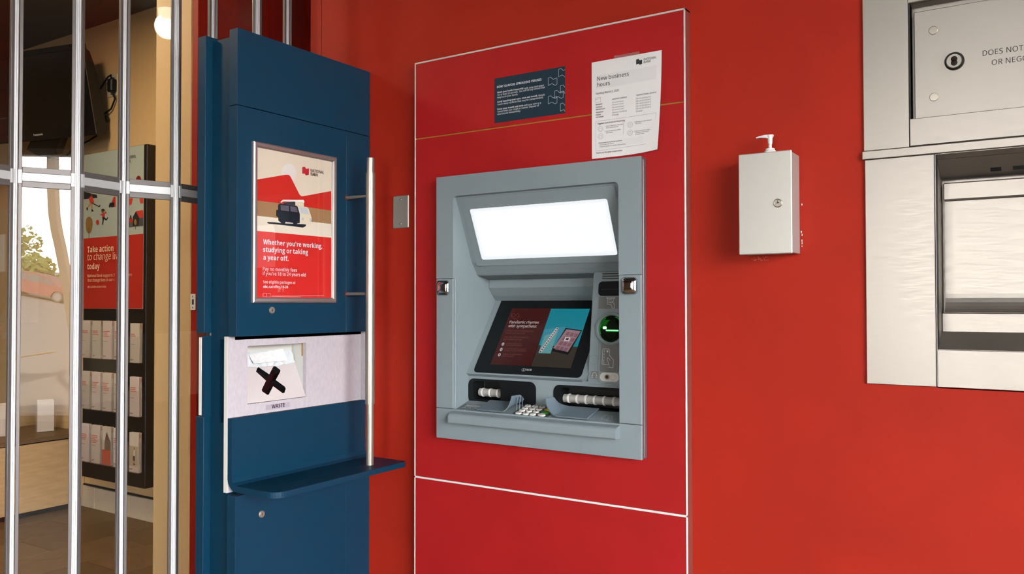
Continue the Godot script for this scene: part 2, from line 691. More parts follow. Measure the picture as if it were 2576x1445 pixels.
const STICKER_FLAGS := [
	["w", [-1.2461, 2.0688, -1.2376, 2.0699, -1.2296, 2.0623, -1.2162, 2.0648, -1.2162, 2.0462, -1.2228, 2.0434, -1.2335, 2.0502, -1.2461, 2.0466]],
	["w", [-1.2107, 2.0894, -1.2024, 2.0904, -1.1945, 2.0828, -1.1813, 2.0852, -1.1813, 2.0669, -1.1878, 2.0641, -1.1984, 2.0709, -1.2108, 2.0673]],
	["w", [-1.2047, 2.0396, -1.1964, 2.0408, -1.1885, 2.0332, -1.1754, 2.0358, -1.1754, 2.0175, -1.1818, 2.0146, -1.1924, 2.0213, -1.2048, 2.0176]],
	["w", [-1.2249, 2.0267, -1.2166, 2.0279, -1.2086, 2.0203, -1.1953, 2.0230, -1.1954, 2.0045, -1.2019, 2.0017, -1.2125, 2.0083, -1.2250, 2.0046]],
	["w", [-1.2462, 2.0134, -1.2378, 2.0146, -1.2297, 2.0071, -1.2163, 2.0098, -1.2164, 1.9913, -1.2229, 1.9883, -1.2336, 1.9950, -1.2463, 1.9912]],
	["w", [-1.2049, 1.9862, -1.1966, 1.9874, -1.1887, 1.9800, -1.1755, 1.9828, -1.1756, 1.9644, -1.1820, 1.9615, -1.1925, 1.9680, -1.2049, 1.9642]],
]

const POSTER_TEXT := [
	["NATIONAL", 0.2860, 1.8211, 0.0585, 4],
	["BANK", 0.2859, 1.8092, 0.0328, 4],
	["Whether you're working,", 0.4755, 1.5770, 0.2412, 1],
	["studying or taking", 0.4754, 1.5541, 0.1798, 1],
	["a year off.", 0.4753, 1.5301, 0.0992, 1],
	["Pay no monthly fees", 0.4760, 1.4974, 0.1341, 0],
	["if you're 18 to 24 years old", 0.4760, 1.4837, 0.1711, 0],
	["See eligible packages at", 0.4749, 1.4592, 0.1270, 0],
	["nbc.ca/offer-18-24", 0.4748, 1.4452, 0.0971, 1],
]

const POSTER_ART := [
	["f6e8d2", [0.4994, 1.8692, 0.1936, 1.8698, 0.1943, 1.6144, 0.4990, 1.6154]],
	["f7f0ea", [0.3444, 1.8089, 0.3459, 1.7995, 0.3502, 1.7906, 0.3569, 1.7832, 0.3654, 1.7779, 0.3747, 1.7753, 0.3840, 1.7756, 0.3924, 1.7788, 0.3990, 1.7845, 0.4032, 1.7921, 0.4047, 1.8010, 0.4033, 1.8103, 0.3992, 1.8191, 0.3926, 1.8265, 0.3843, 1.8319, 0.3750, 1.8346, 0.3657, 1.8345, 0.3571, 1.8314, 0.3504, 1.8258, 0.3460, 1.8180]],
	["c9291f", [0.4989, 1.7693, 0.3855, 1.7988, 0.3743, 1.7991, 0.3676, 1.7940, 0.3310, 1.7425, 0.3231, 1.7377, 0.3071, 1.7411, 0.1938, 1.7692, 0.1936, 1.7043, 0.3439, 1.7072, 0.4985, 1.7064]],
	["a9835a", [0.4985, 1.7064, 0.3439, 1.7072, 0.1936, 1.7043, 0.1934, 1.6604, 0.2744, 1.6601, 0.3437, 1.6605, 0.4983, 1.6609]],
	["f7ecd8", [0.4983, 1.6609, 0.3437, 1.6605, 0.1934, 1.6604, 0.1932, 1.6149, 0.4990, 1.6154]],
	["1c2735", [0.4605, 1.6439, 0.4576, 1.6456, 0.4298, 1.6464, 0.3899, 1.6464, 0.3174, 1.6498, 0.3024, 1.6498, 0.3056, 1.6435, 0.3173, 1.6389, 0.3949, 1.6405, 0.4542, 1.6405]],
	["1b2430", [0.4251, 1.6848, 0.4161, 1.6864, 0.4160, 1.6630, 0.4220, 1.6645, 0.4250, 1.6677]],
	["1b2430", [0.4177, 1.7011, 0.4113, 1.7060, 0.3429, 1.7053, 0.3382, 1.7025, 0.3297, 1.6805, 0.3300, 1.6524, 0.3405, 1.6500, 0.3426, 1.6446, 0.3550, 1.6444, 0.3582, 1.6505, 0.3873, 1.6514, 0.3898, 1.6456, 0.4039, 1.6453, 0.4070, 1.6482, 0.4165, 1.6529]],
	["f3e6cc", [0.3429, 1.7053, 0.3006, 1.7061, 0.2930, 1.7020, 0.2799, 1.6727, 0.2825, 1.6574, 0.2906, 1.6479, 0.3035, 1.6477, 0.3078, 1.6530, 0.3300, 1.6516, 0.3297, 1.6805, 0.3382, 1.7025]],
	["6d6674", [0.4077, 1.7021, 0.3749, 1.7021, 0.3738, 1.6856, 0.4072, 1.6857]],
	["6d6674", [0.3692, 1.7019, 0.3439, 1.7016, 0.3386, 1.6857, 0.3681, 1.6858]],
	["d6dbe0", [0.3345, 1.7025, 0.2989, 1.7031, 0.2918, 1.6830, 0.3239, 1.6826]],
	["cfd4da", [0.3127, 1.6667, 0.3133, 1.6644, 0.3150, 1.6627, 0.3174, 1.6619, 0.3198, 1.6623, 0.3216, 1.6637, 0.3222, 1.6659, 0.3216, 1.6681, 0.3198, 1.6699, 0.3175, 1.6707, 0.3151, 1.6703, 0.3133, 1.6689]],
	["cfd4da", [0.2799, 1.6662, 0.2805, 1.6637, 0.2823, 1.6618, 0.2847, 1.6609, 0.2872, 1.6614, 0.2890, 1.6630, 0.2896, 1.6654, 0.2890, 1.6679, 0.2872, 1.6698, 0.2848, 1.6707, 0.2823, 1.6702, 0.2805, 1.6686]],
	["3a3a44", [0.3977, 1.7097, 0.3492, 1.7190, 0.3491, 1.7062, 0.3952, 1.7057]],
	["f3e6cc", [0.3492, 1.7198, 0.3140, 1.7210, 0.3128, 1.7058, 0.3491, 1.7062]],
	["fffdf6", [0.4088, 1.7113, 0.3993, 1.7190, 0.3156, 1.7273, 0.3113, 1.7229, 0.3129, 1.7175, 0.3187, 1.7205, 0.3983, 1.7140, 0.4063, 1.7085]],
	["d22a22", [0.4990, 1.6154, 0.1943, 1.6148, 0.1936, 1.4141, 0.4988, 1.4131]],
	["b7252c", [0.3208, 1.8310, 0.3102, 1.8336, 0.3054, 1.8278, 0.2925, 1.8304, 0.2935, 1.8099, 0.3058, 1.8067, 0.3112, 1.8117, 0.3207, 1.8104]],
]

const POSTER_LINES := [
	["", [0.4418, 1.4214, 0.2264, 1.4227]],
	["", [0.4418, 1.4190, 0.3258, 1.4189]],
	["", [0.4780, 1.4272, 0.4780, 1.4185]],
	["", [0.4733, 1.4292, 0.4627, 1.4185]],
	["", [0.4618, 1.4285, 0.4462, 1.4183]],
]

const BOARD_TEXT := [
	["Take action", -5.4181, 1.7390, 0.3054, 1],
	["to change lives", -5.4173, 1.6846, 0.4166, 5],
	["today", -5.4164, 1.6262, 0.1464, 1],
	["National Bank supports 3", -5.4131, 1.5727, 0.3145, 0],
	["otions", -4.9704, 1.5734, 0.0663, 0],
	["that change lives in our c", -5.4126, 1.5430, 0.3144, 0],
	["nbc.ca/take-action-today", -5.4120, 1.5024, 0.2189, 0],
]

const BOARD_ART := [
	["b02a20", [-5.4830, 1.8365, -4.7906, 1.8375, -4.7794, 1.3642, -5.4667, 1.3593]],
	["20242c", [-5.4879, 2.1552, -5.3177, 2.1216, -5.3112, 2.1009, -5.4870, 2.1026]],
	["c0392b", [-5.4161, 2.1062, -5.3911, 2.1171, -5.3660, 2.1125, -5.3479, 2.0699, -5.3729, 2.0716, -5.3954, 2.0695]],
	["b48a5c", [-5.4005, 2.0734, -5.3653, 2.0661, -5.3673, 2.0291, -5.3823, 2.0300, -5.3852, 2.0604, -5.4126, 2.0439, -5.4303, 2.0436]],
	["20242c", [-5.4404, 2.0429, -5.4303, 2.0472, -5.4200, 2.0359, -5.4274, 2.0223, -5.4376, 2.0286]],
	["20242c", [-5.3798, 2.0299, -5.3673, 2.0291, -5.3509, 2.0141, -5.3770, 2.0108]],
	["20242c", [-5.3779, 2.0754, -5.3329, 2.0598, -5.2883, 2.0443, -5.2798, 2.0535, -5.2712, 2.0501, -5.2808, 2.0383, -5.2931, 2.0391, -5.3804, 2.0699]],
	["6a4a32", [-5.3674, 2.1252, -5.3695, 2.1196, -5.3751, 2.1164, -5.3820, 2.1169, -5.3877, 2.1209, -5.3900, 2.1268, -5.3879, 2.1325, -5.3823, 2.1356, -5.3754, 2.1351, -5.3697, 2.1311]],
	["b03028", [-5.1175, 2.0968, -5.0985, 2.0907, -5.0976, 2.0265, -5.1428, 2.0287, -5.1409, 2.0663]],
	["20242c", [-5.1765, 2.0398, -5.1647, 2.0576, -5.1230, 2.0596, -5.1122, 2.0507, -5.1142, 2.0275, -5.1285, 2.0312, -5.1403, 2.0237, -5.1524, 2.0327, -5.1690, 2.0242]],
	["2a1e1c", [-5.2219, 2.0130, -5.2246, 2.0084, -5.2321, 2.0053, -5.2425, 2.0046, -5.2528, 2.0066, -5.2605, 2.0106, -5.2633, 2.0156, -5.2606, 2.0203, -5.2531, 2.0234, -5.2427, 2.0240, -5.2324, 2.0221, -5.2248, 2.0181]],
	["6a4a32", [-5.2315, 2.0047, -5.2334, 2.0003, -5.2387, 1.9973, -5.2460, 1.9965, -5.2533, 1.9982, -5.2587, 2.0018, -5.2608, 2.0064, -5.2589, 2.0108, -5.2536, 2.0138, -5.2463, 2.0146, -5.2389, 2.0129, -5.2335, 2.0093]],
	["b03028", [-5.2753, 1.9990, -5.2654, 1.9873, -5.2508, 1.9934, -5.2265, 1.9947, -5.2146, 2.0064, -5.1975, 1.9943, -5.2095, 1.9909, -5.2216, 1.9888, -5.2213, 1.9653, -5.2505, 1.9698, -5.2531, 1.9810, -5.2702, 1.9820]],
	["20242c", [-5.2505, 1.9698, -5.2213, 1.9667, -5.2042, 1.9533, -5.1875, 1.9662, -5.1826, 1.9604, -5.2016, 1.9421, -5.2308, 1.9548, -5.2400, 1.9173, -5.2522, 1.9200, -5.2453, 1.9473]],
	["8a6a3a", [-5.4463, 1.9352, -5.4417, 1.9632, -5.4242, 1.9784, -5.4066, 1.9802, -5.3890, 1.9764, -5.3687, 1.9591, -5.3633, 1.9273, -5.3727, 1.8927, -5.3874, 1.8724, -5.4075, 1.8684, -5.4277, 1.8757, -5.4407, 1.8961]],
	["5c4426", [-5.4093, 1.9086, -5.4043, 1.9083, -5.4032, 1.8352, -5.4082, 1.8354]],
	["b03028", [-5.2879, 1.9365, -5.2895, 1.9290, -5.2942, 1.9232, -5.3011, 1.9202, -5.3088, 1.9206, -5.3158, 1.9244, -5.3206, 1.9307, -5.3225, 1.9384, -5.3209, 1.9458, -5.3161, 1.9516, -5.3093, 1.9546, -5.3016, 1.9542, -5.2946, 1.9504, -5.2898, 1.9441]],
	["c0392b", [-4.9710, 2.0716, -4.9058, 2.0704, -4.9235, 2.0300, -4.9705, 2.0291]],
	["c0392b", [-4.8346, 2.0620, -4.7978, 2.0628, -4.7974, 2.0310, -4.8264, 2.0316]],
	["2a2e36", [-4.9727, 1.9336, -4.9545, 1.9480, -4.9403, 1.9183, -4.9400, 1.8881, -4.9744, 1.8879]],
	["b03028", [-4.9545, 1.9480, -4.9156, 1.9471, -4.9004, 1.9148, -4.9380, 1.9169]],
	["5a5a5c", [-4.9381, 1.9182, -4.8948, 1.9159, -4.8944, 1.8878, -4.9400, 1.8874]],
	["2a2e36", [-4.9340, 1.9616, -4.9203, 1.9608, -4.9200, 1.9373, -4.9337, 1.9381]],
	["23272f", [-4.9043, 1.9498, -4.8707, 1.9845, -4.8331, 1.9391, -4.8358, 1.8888, -4.9035, 1.8883]],
	["c0392b", [-4.8707, 1.9845, -4.7969, 1.9879, -4.7918, 1.9394, -4.8320, 1.9390]],
	["4a4c50", [-4.8320, 1.9390, -4.7918, 1.9394, -4.7935, 1.8892, -4.8347, 1.8887]],
	["8a6a3a", [-4.8608, 1.9140, -4.8627, 1.9048, -4.8680, 1.8983, -4.8753, 1.8961, -4.8827, 1.8990, -4.8881, 1.9062, -4.8902, 1.9156, -4.8884, 1.9249, -4.8831, 1.9314, -4.8757, 1.9335, -4.8684, 1.9306, -4.8629, 1.9235]],
	["5c4426", [-4.8776, 1.8983, -4.8730, 1.8980, -4.8727, 1.8693, -4.8772, 1.8696]],
]

const BOARD_LOGO := [
	["NATIONAL", -4.9939, 2.3288, 0.1219, 4],
	["BANK", -4.9935, 2.3012, 0.0659, 4],
]

const SCREEN_ART := [
	["teal", [-1.3479, 0.2521, -1.2056, 0.2509, -1.2023, 0.1128, -1.3397, 0.1142]],
	["pale", [-1.3427, 0.1748, -1.2744, 0.1855, -1.2583, 0.1812, -1.2792, 0.1025, -1.2891, 0.0840, -1.3311, 0.0855]],
	["brown", [-1.3397, 0.1142, -1.2023, 0.1128, -1.1987, 0.0366, -1.3388, 0.0376]],
	["pale2", [-1.3326, 0.1499, -1.2904, 0.1712, -1.2896, 0.0855, -1.3325, 0.0854]],
	["dark", [-1.2670, 0.1810, -1.2064, 0.1730, -1.2265, 0.0830, -1.2889, 0.0946]],
	["pink", [-1.2624, 0.1758, -1.2104, 0.1696, -1.2311, 0.0929, -1.2866, 0.1053]],
	["white", [-1.2572, 0.1464, -1.2381, 0.1456, -1.2388, 0.1317, -1.2575, 0.1323]],
	["redlogo", [-1.2524, 0.1434, -1.2424, 0.1431, -1.2429, 0.1355, -1.2530, 0.1361]],
	["dot", [-1.2957, 0.1764, -1.3262, 0.0912]],
	["icon", [-1.4760, 0.1142]],
	["icon", [-1.4751, 0.0940]],
	["icon", [-1.4742, 0.0737]],
	["heart", [-1.4642, 0.2088, -1.4817, 0.2194, -1.4861, 0.2309, -1.4805, 0.2350, -1.4713, 0.2294, -1.4660, 0.2350, -1.4578, 0.2312, -1.4541, 0.2213]],
]

const SCREEN_TEXT := [
	["Pandemic rhymes", -1.4833, 0.1948, 0.1122, 0],
	["with sympathetic", -1.4819, 0.1797, 0.1087, 0],
	["COVID-19 is changing your", -1.4818, 0.1631, 0.1032, 6],
	["habits and ours too.", -1.4816, 0.1540, 0.0761, 6],
	["You can find answers to", -1.4815, 0.1387, 0.0927, 6],
	["your questions by:", -1.4819, 0.1298, 0.0711, 6],
	["chatting with us on", -1.4641, 0.1150, 0.0575, 6],
	["Facebook Messenger", -1.4643, 0.1088, 0.0640, 6],
	["consulting with our virtual", -1.4625, 0.0949, 0.0778, 6],
	["manager in your online bank", -1.4637, 0.0883, 0.0845, 6],
	["making an appointment", -1.4620, 0.0747, 0.0714, 6],
	["with an advisor", -1.4627, 0.0675, 0.0459, 6],
	["NCR", -1.3539, 0.0202, 0.0191, 1],
]


# ---- the scene --------------------------------------------------------------

func _ready() -> void:
	rng.seed = 7
	# camera
	var cam := Camera3D.new()
	cam.name = "camera"
	cam.fov = 38.31
	cam.near = 0.05
	cam.far = 400.0
	add_child(cam)
	var yaw := deg_to_rad(33.085)
	cam.basis = Basis(Vector3.UP, yaw) * Basis(Vector3.RIGHT, deg_to_rad(1.079)) * Basis(Vector3.BACK, deg_to_rad(-0.073))
	cam.position = Vector3(0, 1.4, 2.15)
	cam.current = true
	# bright hazy daylight
	var env := Environment.new()
	env.background_mode = Environment.BG_SKY
	var sky := Sky.new()
	var air := ProceduralSkyMaterial.new()
	air.sky_top_color = Color(0.92, 0.95, 1.0)
	air.sky_horizon_color = Color(1.0, 0.99, 0.97)
	air.sky_curve = 0.2
	air.sky_energy_multiplier = 9.0
	air.ground_bottom_color = Color(0.5, 0.48, 0.45)
	air.ground_horizon_color = Color(0.7, 0.68, 0.65)
	air.ground_energy_multiplier = 9.0
	sky.sky_material = air
	env.sky = sky
	env.tonemap_mode = Environment.TONE_MAPPER_LINEAR
	env.tonemap_exposure = EXPOSURE
	env.sdfgi_enabled = true
	env.ssao_enabled = true
	env.ssil_enabled = true
	# sun from behind the building: it lights the parking ground, not the room
	var sun := DirectionalLight3D.new()
	sun.name = "sun"
	sun.light_color = Color(1.0, 0.96, 0.9)
	sun.light_energy = 450.0
	sun.light_angular_distance = 1.0
	sun.shadow_enabled = true
	add_child(sun)
	sun.basis = Basis.looking_at(Vector3(0.8, -0.52, 0.3))
	var we := WorldEnvironment.new()
	we.name = "world"
	we.environment = env
	add_child(we)

	make_materials()
	build_shell()
	build_storefront()
	build_added_bank_lamps()
	build_closure()
	build_cladding()
	build_cash_machine()
	build_waste_station()
	build_poster()
	build_notices()
	build_dispenser()
	build_night_deposit()
	build_wall_plates()
	build_bank_room()
	build_outside()


const EXPOSURE := 0.205
const CEIL := 3.32
const FRONT := 4.6
const EAST := 2.6


func build_shell() -> void:
	# floor slab with grout; tiles lie on the part that shows through the closure
	var f := Shape.new()
	f.box(Vector3(-9, -0.12, -1.05), Vector3(EAST + 0.2, -0.004, FRONT + 0.2))
	var floor_ := struct("floor", f, M.grout, "brown floor of long tiles with dark joints")
	var variants := []
	for k in 3:
		var s := Shape.new()
		s.box(Vector3(-0.1745, -0.01, -0.353), Vector3(0.1745, 0.0, 0.353), 0.0015)
		variants.append(finish(s))
	var tints := [M.floor_tile, mat("floor_tile_dark", Color(0.415, 0.335, 0.23), 0.35), mat("floor_tile_pale", Color(0.465, 0.38, 0.265), 0.35)]
	for k in [1, 2]:
		var m: StandardMaterial3D = tints[k]
		m.albedo_texture = M.floor_tile.albedo_texture
		m.uv1_triplanar = true
		m.uv1_world_triplanar = true
	for i in 26:
		var x := -6.3348 + 0.3535 * i
		for j in range(-2, 9):
			var z := -0.365 + 0.3555 + 0.711 * j + (0.3555 if i % 2 == 1 else 0.0)
			if z < -1.35 or z > FRONT - 0.3:
				continue
			var o := MeshInstance3D.new()
			o.name = "tile"
			o.mesh = variants[0]
			o.material_override = (tints[rng.randi() % 3] if x < -2.3 else M.pale_tile)
			floor_.add_child(o, true)
			o.position = Vector3(x, 0, z)
			if z < -0.7:  # cut to the wall
				var s := Shape.new()
				s.box(Vector3(-0.1745, -0.01, -1.05 - z), Vector3(0.1745, 0.0, 0.353), 0.0015)
				o.mesh = finish(s)

	var c := Shape.new()
	c.box(Vector3(-9, CEIL, -1.05), Vector3(EAST + 0.2, CEIL + 0.15, FRONT + 0.2))
	struct("ceiling", c, M.ceiling_brown, "dark brown ceiling")

	# the red wall, open behind the cash machine and the night deposit
	var w := Shape.new()
	var holes := [Rect2(-1.585, 1.03, 0.6, 0.73), Rect2(-0.2225, 1.2, 0.56, 0.545), Rect2(-0.275, 1.768, 0.66, 0.345)]
	w.pierced(Vector3(-2.2335, 0, -0.3), Vector3(EAST, CEIL, 0), holes)
	var wall := struct("wall_back", w, M.red_wall_paint, "orange red painted wall with the cash machine")
	# paint knocked off beside and under the dispenser
	var chips := Shape.new()
	for p in [[-0.5275, 1.578, 0.004], [-0.526, 1.57, 0.003], [-0.5265, 1.555, 0.0035], [-0.526, 1.549, 0.003], [-0.5262, 1.542, 0.0025], [-0.526, 1.647, 0.003]]:
		var ring := []
		for k in 7:
			var a := TAU * k / 7
			var r: float = p[2] * rng.randf_range(0.6, 1.2)
			ring.append(Vector3(p[0] + 0.5 * r * cos(a) + 0.001, p[1] + r * sin(a), 0.0006))
		chips.patch(ring, Vector3.BACK)
	part(wall, "paint_chips", chips, M.white_edge)
	var scuff := Shape.new()
	for k in 34:
		var cx := rng.randf_range(-0.652, -0.61)
		var cy := rng.randf_range(1.508, 1.518)
		var ring := []
		for q in 5:
			var a := TAU * q / 5
			ring.append(Vector3(cx + 0.0012 * cos(a) * rng.randf_range(0.5, 1.6), cy + 0.0012 * sin(a) * rng.randf_range(0.5, 1.6), 0.0004))
		scuff.patch(ring, Vector3.BACK)
	part(wall, "paint_scuff", scuff, mat("scuffed_paint", Color(0.74, 0.36, 0.28), 0.7)).set_meta("kind", "stuff")

	var jamb := Shape.new()
	jamb.box(Vector3(-2.295, 0, -0.3), Vector3(-2.2375, CEIL, -0.001), 0.002)
	struct("trim_1", jamb, M.red_wall_paint, "red door jamb at the end of the red wall")
	var pocket := Shape.new()
	pocket.box(Vector3(-2.957, 0, -1.05), Vector3(-2.2, CEIL, -1.0))
	pocket.box(Vector3(-2.25, 0, -1.0), Vector3(-2.2, CEIL, -0.3))
	struct("wall_pocket", pocket, M.red_wall_paint, "red lining of the deep pocket beside the closure")
	var stub := Shape.new()
	stub.box(Vector3(-3.247, 0, -1.05), Vector3(-2.998, CEIL, 0), 0.004)
	struct("wall_stub", stub, M.beige_wall, "beige end of the wall behind the closure")
	var stub2 := Shape.new()
	stub2.box(Vector3(-2.998, 0, -1.0), Vector3(-2.957, CEIL, -0.002), 0.003)
	struct("trim_2", stub2, M.red_wall_paint, "red strip along the beige wall end")
	var back := Shape.new()
	back.box(Vector3(-9, 0, -1.2), Vector3(EAST + 0.2, CEIL, -1.05))
	struct("wall_far", back, M.beige_wall, "beige wall of the bank room")
	var left := Shape.new()
	left.box(Vector3(-9.15, 0, -1.2), Vector3(-9, CEIL, FRONT + 0.2))
	struct("wall_left", left, M.beige_wall, "beige side wall of the bank room")

	# skirting of pale stone tiles with a dark joint on top
	var base := Shape.new()
	base.box(Vector3(-6.2, 0.145, -1.05), Vector3(-3.3, 0.155, -1.036))
	var bb := struct("baseboard_far", base, M.grout, "skirting of pale stone tiles")
	var edges := [-6.2, -5.90, -5.46, -4.86, -4.26, -3.66, -3.3]
	for k in edges.size() - 1:
		var s := Shape.new()
		s.box(Vector3(edges[k] + 0.0015, 0, -1.05), Vector3(edges[k + 1] - 0.0015, 0.145, -1.03), 0.002)
		part(bb, "base_tile", s, M.base_tile)

	# a round opal lamp on the vestibule ceiling
	var lamp := thing("ceiling_lamp", "small round opal lamp on the vestibule ceiling", "lamp", Vector3(0.5, CEIL, 0.585))
	var rim := Shape.new()
	rim.lathe([[0.0, CEIL], [0.07, CEIL], [0.07, CEIL - 0.02], [0.062, CEIL - 0.025]], Transform3D(Basis.IDENTITY, Vector3(0.5, 0, 0.585)))
	part(lamp, "rim", rim, M.aluminium)
	var bowl := Shape.new()
	bowl.lathe([[0.058, CEIL - 0.02], [0.056, CEIL - 0.06], [0.036, CEIL - 0.085], [0.0, CEIL - 0.09]], Transform3D(Basis.IDENTITY, Vector3(0.5, 0, 0.585)))
	part(lamp, "lamp_shade", bowl, glow("lamp_glow", Color(1, 0.97, 0.9), 6.0))
	var bulb := OmniLight3D.new()
	bulb.name = "ceiling_lamp_light"
	bulb.light_color = Color(1, 0.95, 0.86)
	bulb.light_energy = 0.12 / EXPOSURE
	bulb.light_size = 0.08
	bulb.omni_range = 12.0
	bulb.omni_attenuation = 2.0
	bulb.shadow_enabled = true
	add_child(bulb)
	bulb.position = Vector3(0.5, CEIL - 0.13, 0.585)


# unseen warm lamps, added to brighten the bank room
func build_added_bank_lamps() -> void:
	for p in [Vector3(-3.9, CEIL, 1.5), Vector3(-4.3, CEIL, 0.35)]:
		var lamp := thing("added_bank_lamp", "unseen square lamp panel added to warm the bank room", "lamp", p, "added lamps of the bank room")
		var s := Shape.new()
		s.ring(rounded(p.x - 0.16, p.z - 0.16, p.x + 0.16, p.z + 0.16, 0.01, 2), rounded(p.x - 0.14, p.z - 0.14, p.x + 0.14, p.z + 0.14, 0.01, 2), 0.0, 0.03, Transform3D(Basis(Vector3.RIGHT, Vector3.BACK, Vector3.DOWN), Vector3(0, CEIL, 0)))
		part(lamp, "lamp_frame", s, M.aluminium_white)
		s = Shape.new()
		s.box(Vector3(p.x - 0.14, CEIL - 0.02, p.z - 0.14), Vector3(p.x + 0.14, CEIL, p.z + 0.14))
		part(lamp, "lamp_panel", s, glow("added_bank_glow", Color(1.0, 0.84, 0.62), 2.0))
		var l := AreaLight3D.new()
		l.name = "added_bank_light"
		l.area_size = Vector2(0.26, 0.26)
		l.light_color = Color(1.0, 0.89, 0.72)
		l.light_energy = 4.0 / EXPOSURE
		l.area_range = 9.0
		l.shadow_enabled = true
		add_child(l, true)
		l.transform = Transform3D(Basis(Vector3.RIGHT, -PI / 2), p + Vector3(0, -0.035, 0))


# street front and side front: solid walls with tall windows, an added canopy beyond them
func build_storefront() -> void:
	var low := 0.3
	var s := Shape.new()
	var wins := [[-1.3, 0.3]]
	var holes := []
	for w in wins:
		holes.append(Rect2(w[0], low, w[1] - w[0], 2.8))
	s.pierced(Vector3(-9, 0, FRONT), Vector3(EAST + 0.2, CEIL, FRONT + 0.2), holes)
	struct("wall_front", s, M.umber_wall, "street wall with tall windows")
	var k := 0
	for w in wins:
		k += 1
		var fr := Shape.new()
		for e in [[w[0], low, w[0] + 0.03, 3.1], [w[1] - 0.03, low, w[1], 3.1], [w[0] + 0.03, low, w[1] - 0.03, low + 0.06], [w[0] + 0.03, 3.04, w[1] - 0.03, 3.1]]:
			fr.box(Vector3(e[0], e[1], FRONT + 0.05), Vector3(e[2], e[3], FRONT + 0.15), 0.003)
		var win := struct("window_%d" % k, fr, M.aluminium_white, "tall street window in a white frame")
		var p := Shape.new()
		p.box(Vector3(w[0] + 0.03, low + 0.06, FRONT + 0.097), Vector3(w[1] - 0.03, 3.04, FRONT + 0.103))
		part(win, "pane", p, M.pane)
	# side front, in (z, y)
	var z0 := 1.2
	var z1 := FRONT - 0.1
	var e := Shape.new()
	e.box(Vector3(EAST, 0, -1.05), Vector3(EAST + 0.2, CEIL, z0))
	e.box(Vector3(EAST, 0, z1), Vector3(EAST + 0.2, CEIL, FRONT))
	e.box(Vector3(EAST, 0, z0), Vector3(EAST + 0.2, 0.39, z1))
	e.box(Vector3(EAST, 2.75, z0), Vector3(EAST + 0.2, CEIL, z1))
	struct("wall_right", e, M.umber_wall, "side wall with one tall window")
	var fr := Shape.new()
	for q in [[z0, 0.39, z0 + 0.04, 2.75], [z1 - 0.04, 0.39, z1, 2.75], [z0 + 0.04, 0.39, z1 - 0.04, 0.45], [z0 + 0.04, 2.69, z1 - 0.04, 2.75]]:
		fr.box(Vector3(EAST + 0.05, q[1], q[0]), Vector3(EAST + 0.15, q[3], q[2]), 0.003)
	var win := struct("window_%d" % (k + 1), fr, M.aluminium_white, "side window in a white frame")
	var p := Shape.new()
	p.box(Vector3(EAST + 0.097, 0.45, z0 + 0.04), Vector3(EAST + 0.103, 2.69, z1 - 0.04))
	part(win, "pane", p, M.pane)
	var sill := Shape.new()
	sill.box(Vector3(EAST - 0.14, 0.40, z0), Vector3(EAST + 0.05, 0.45, z1), 0.004)
	part(win, "sill", sill, M.white_trim)
	# unseen canopy over the curved legs, drawn out deep to cut sky light
	var c := Shape.new()
	c.box(Vector3(-14, 4.2, FRONT + 0.2), Vector3(7.0, 4.5, 38.0))
	struct("ceiling_added_canopy", c, M.white_edge, "unseen deep canopy added to cut the sky light")


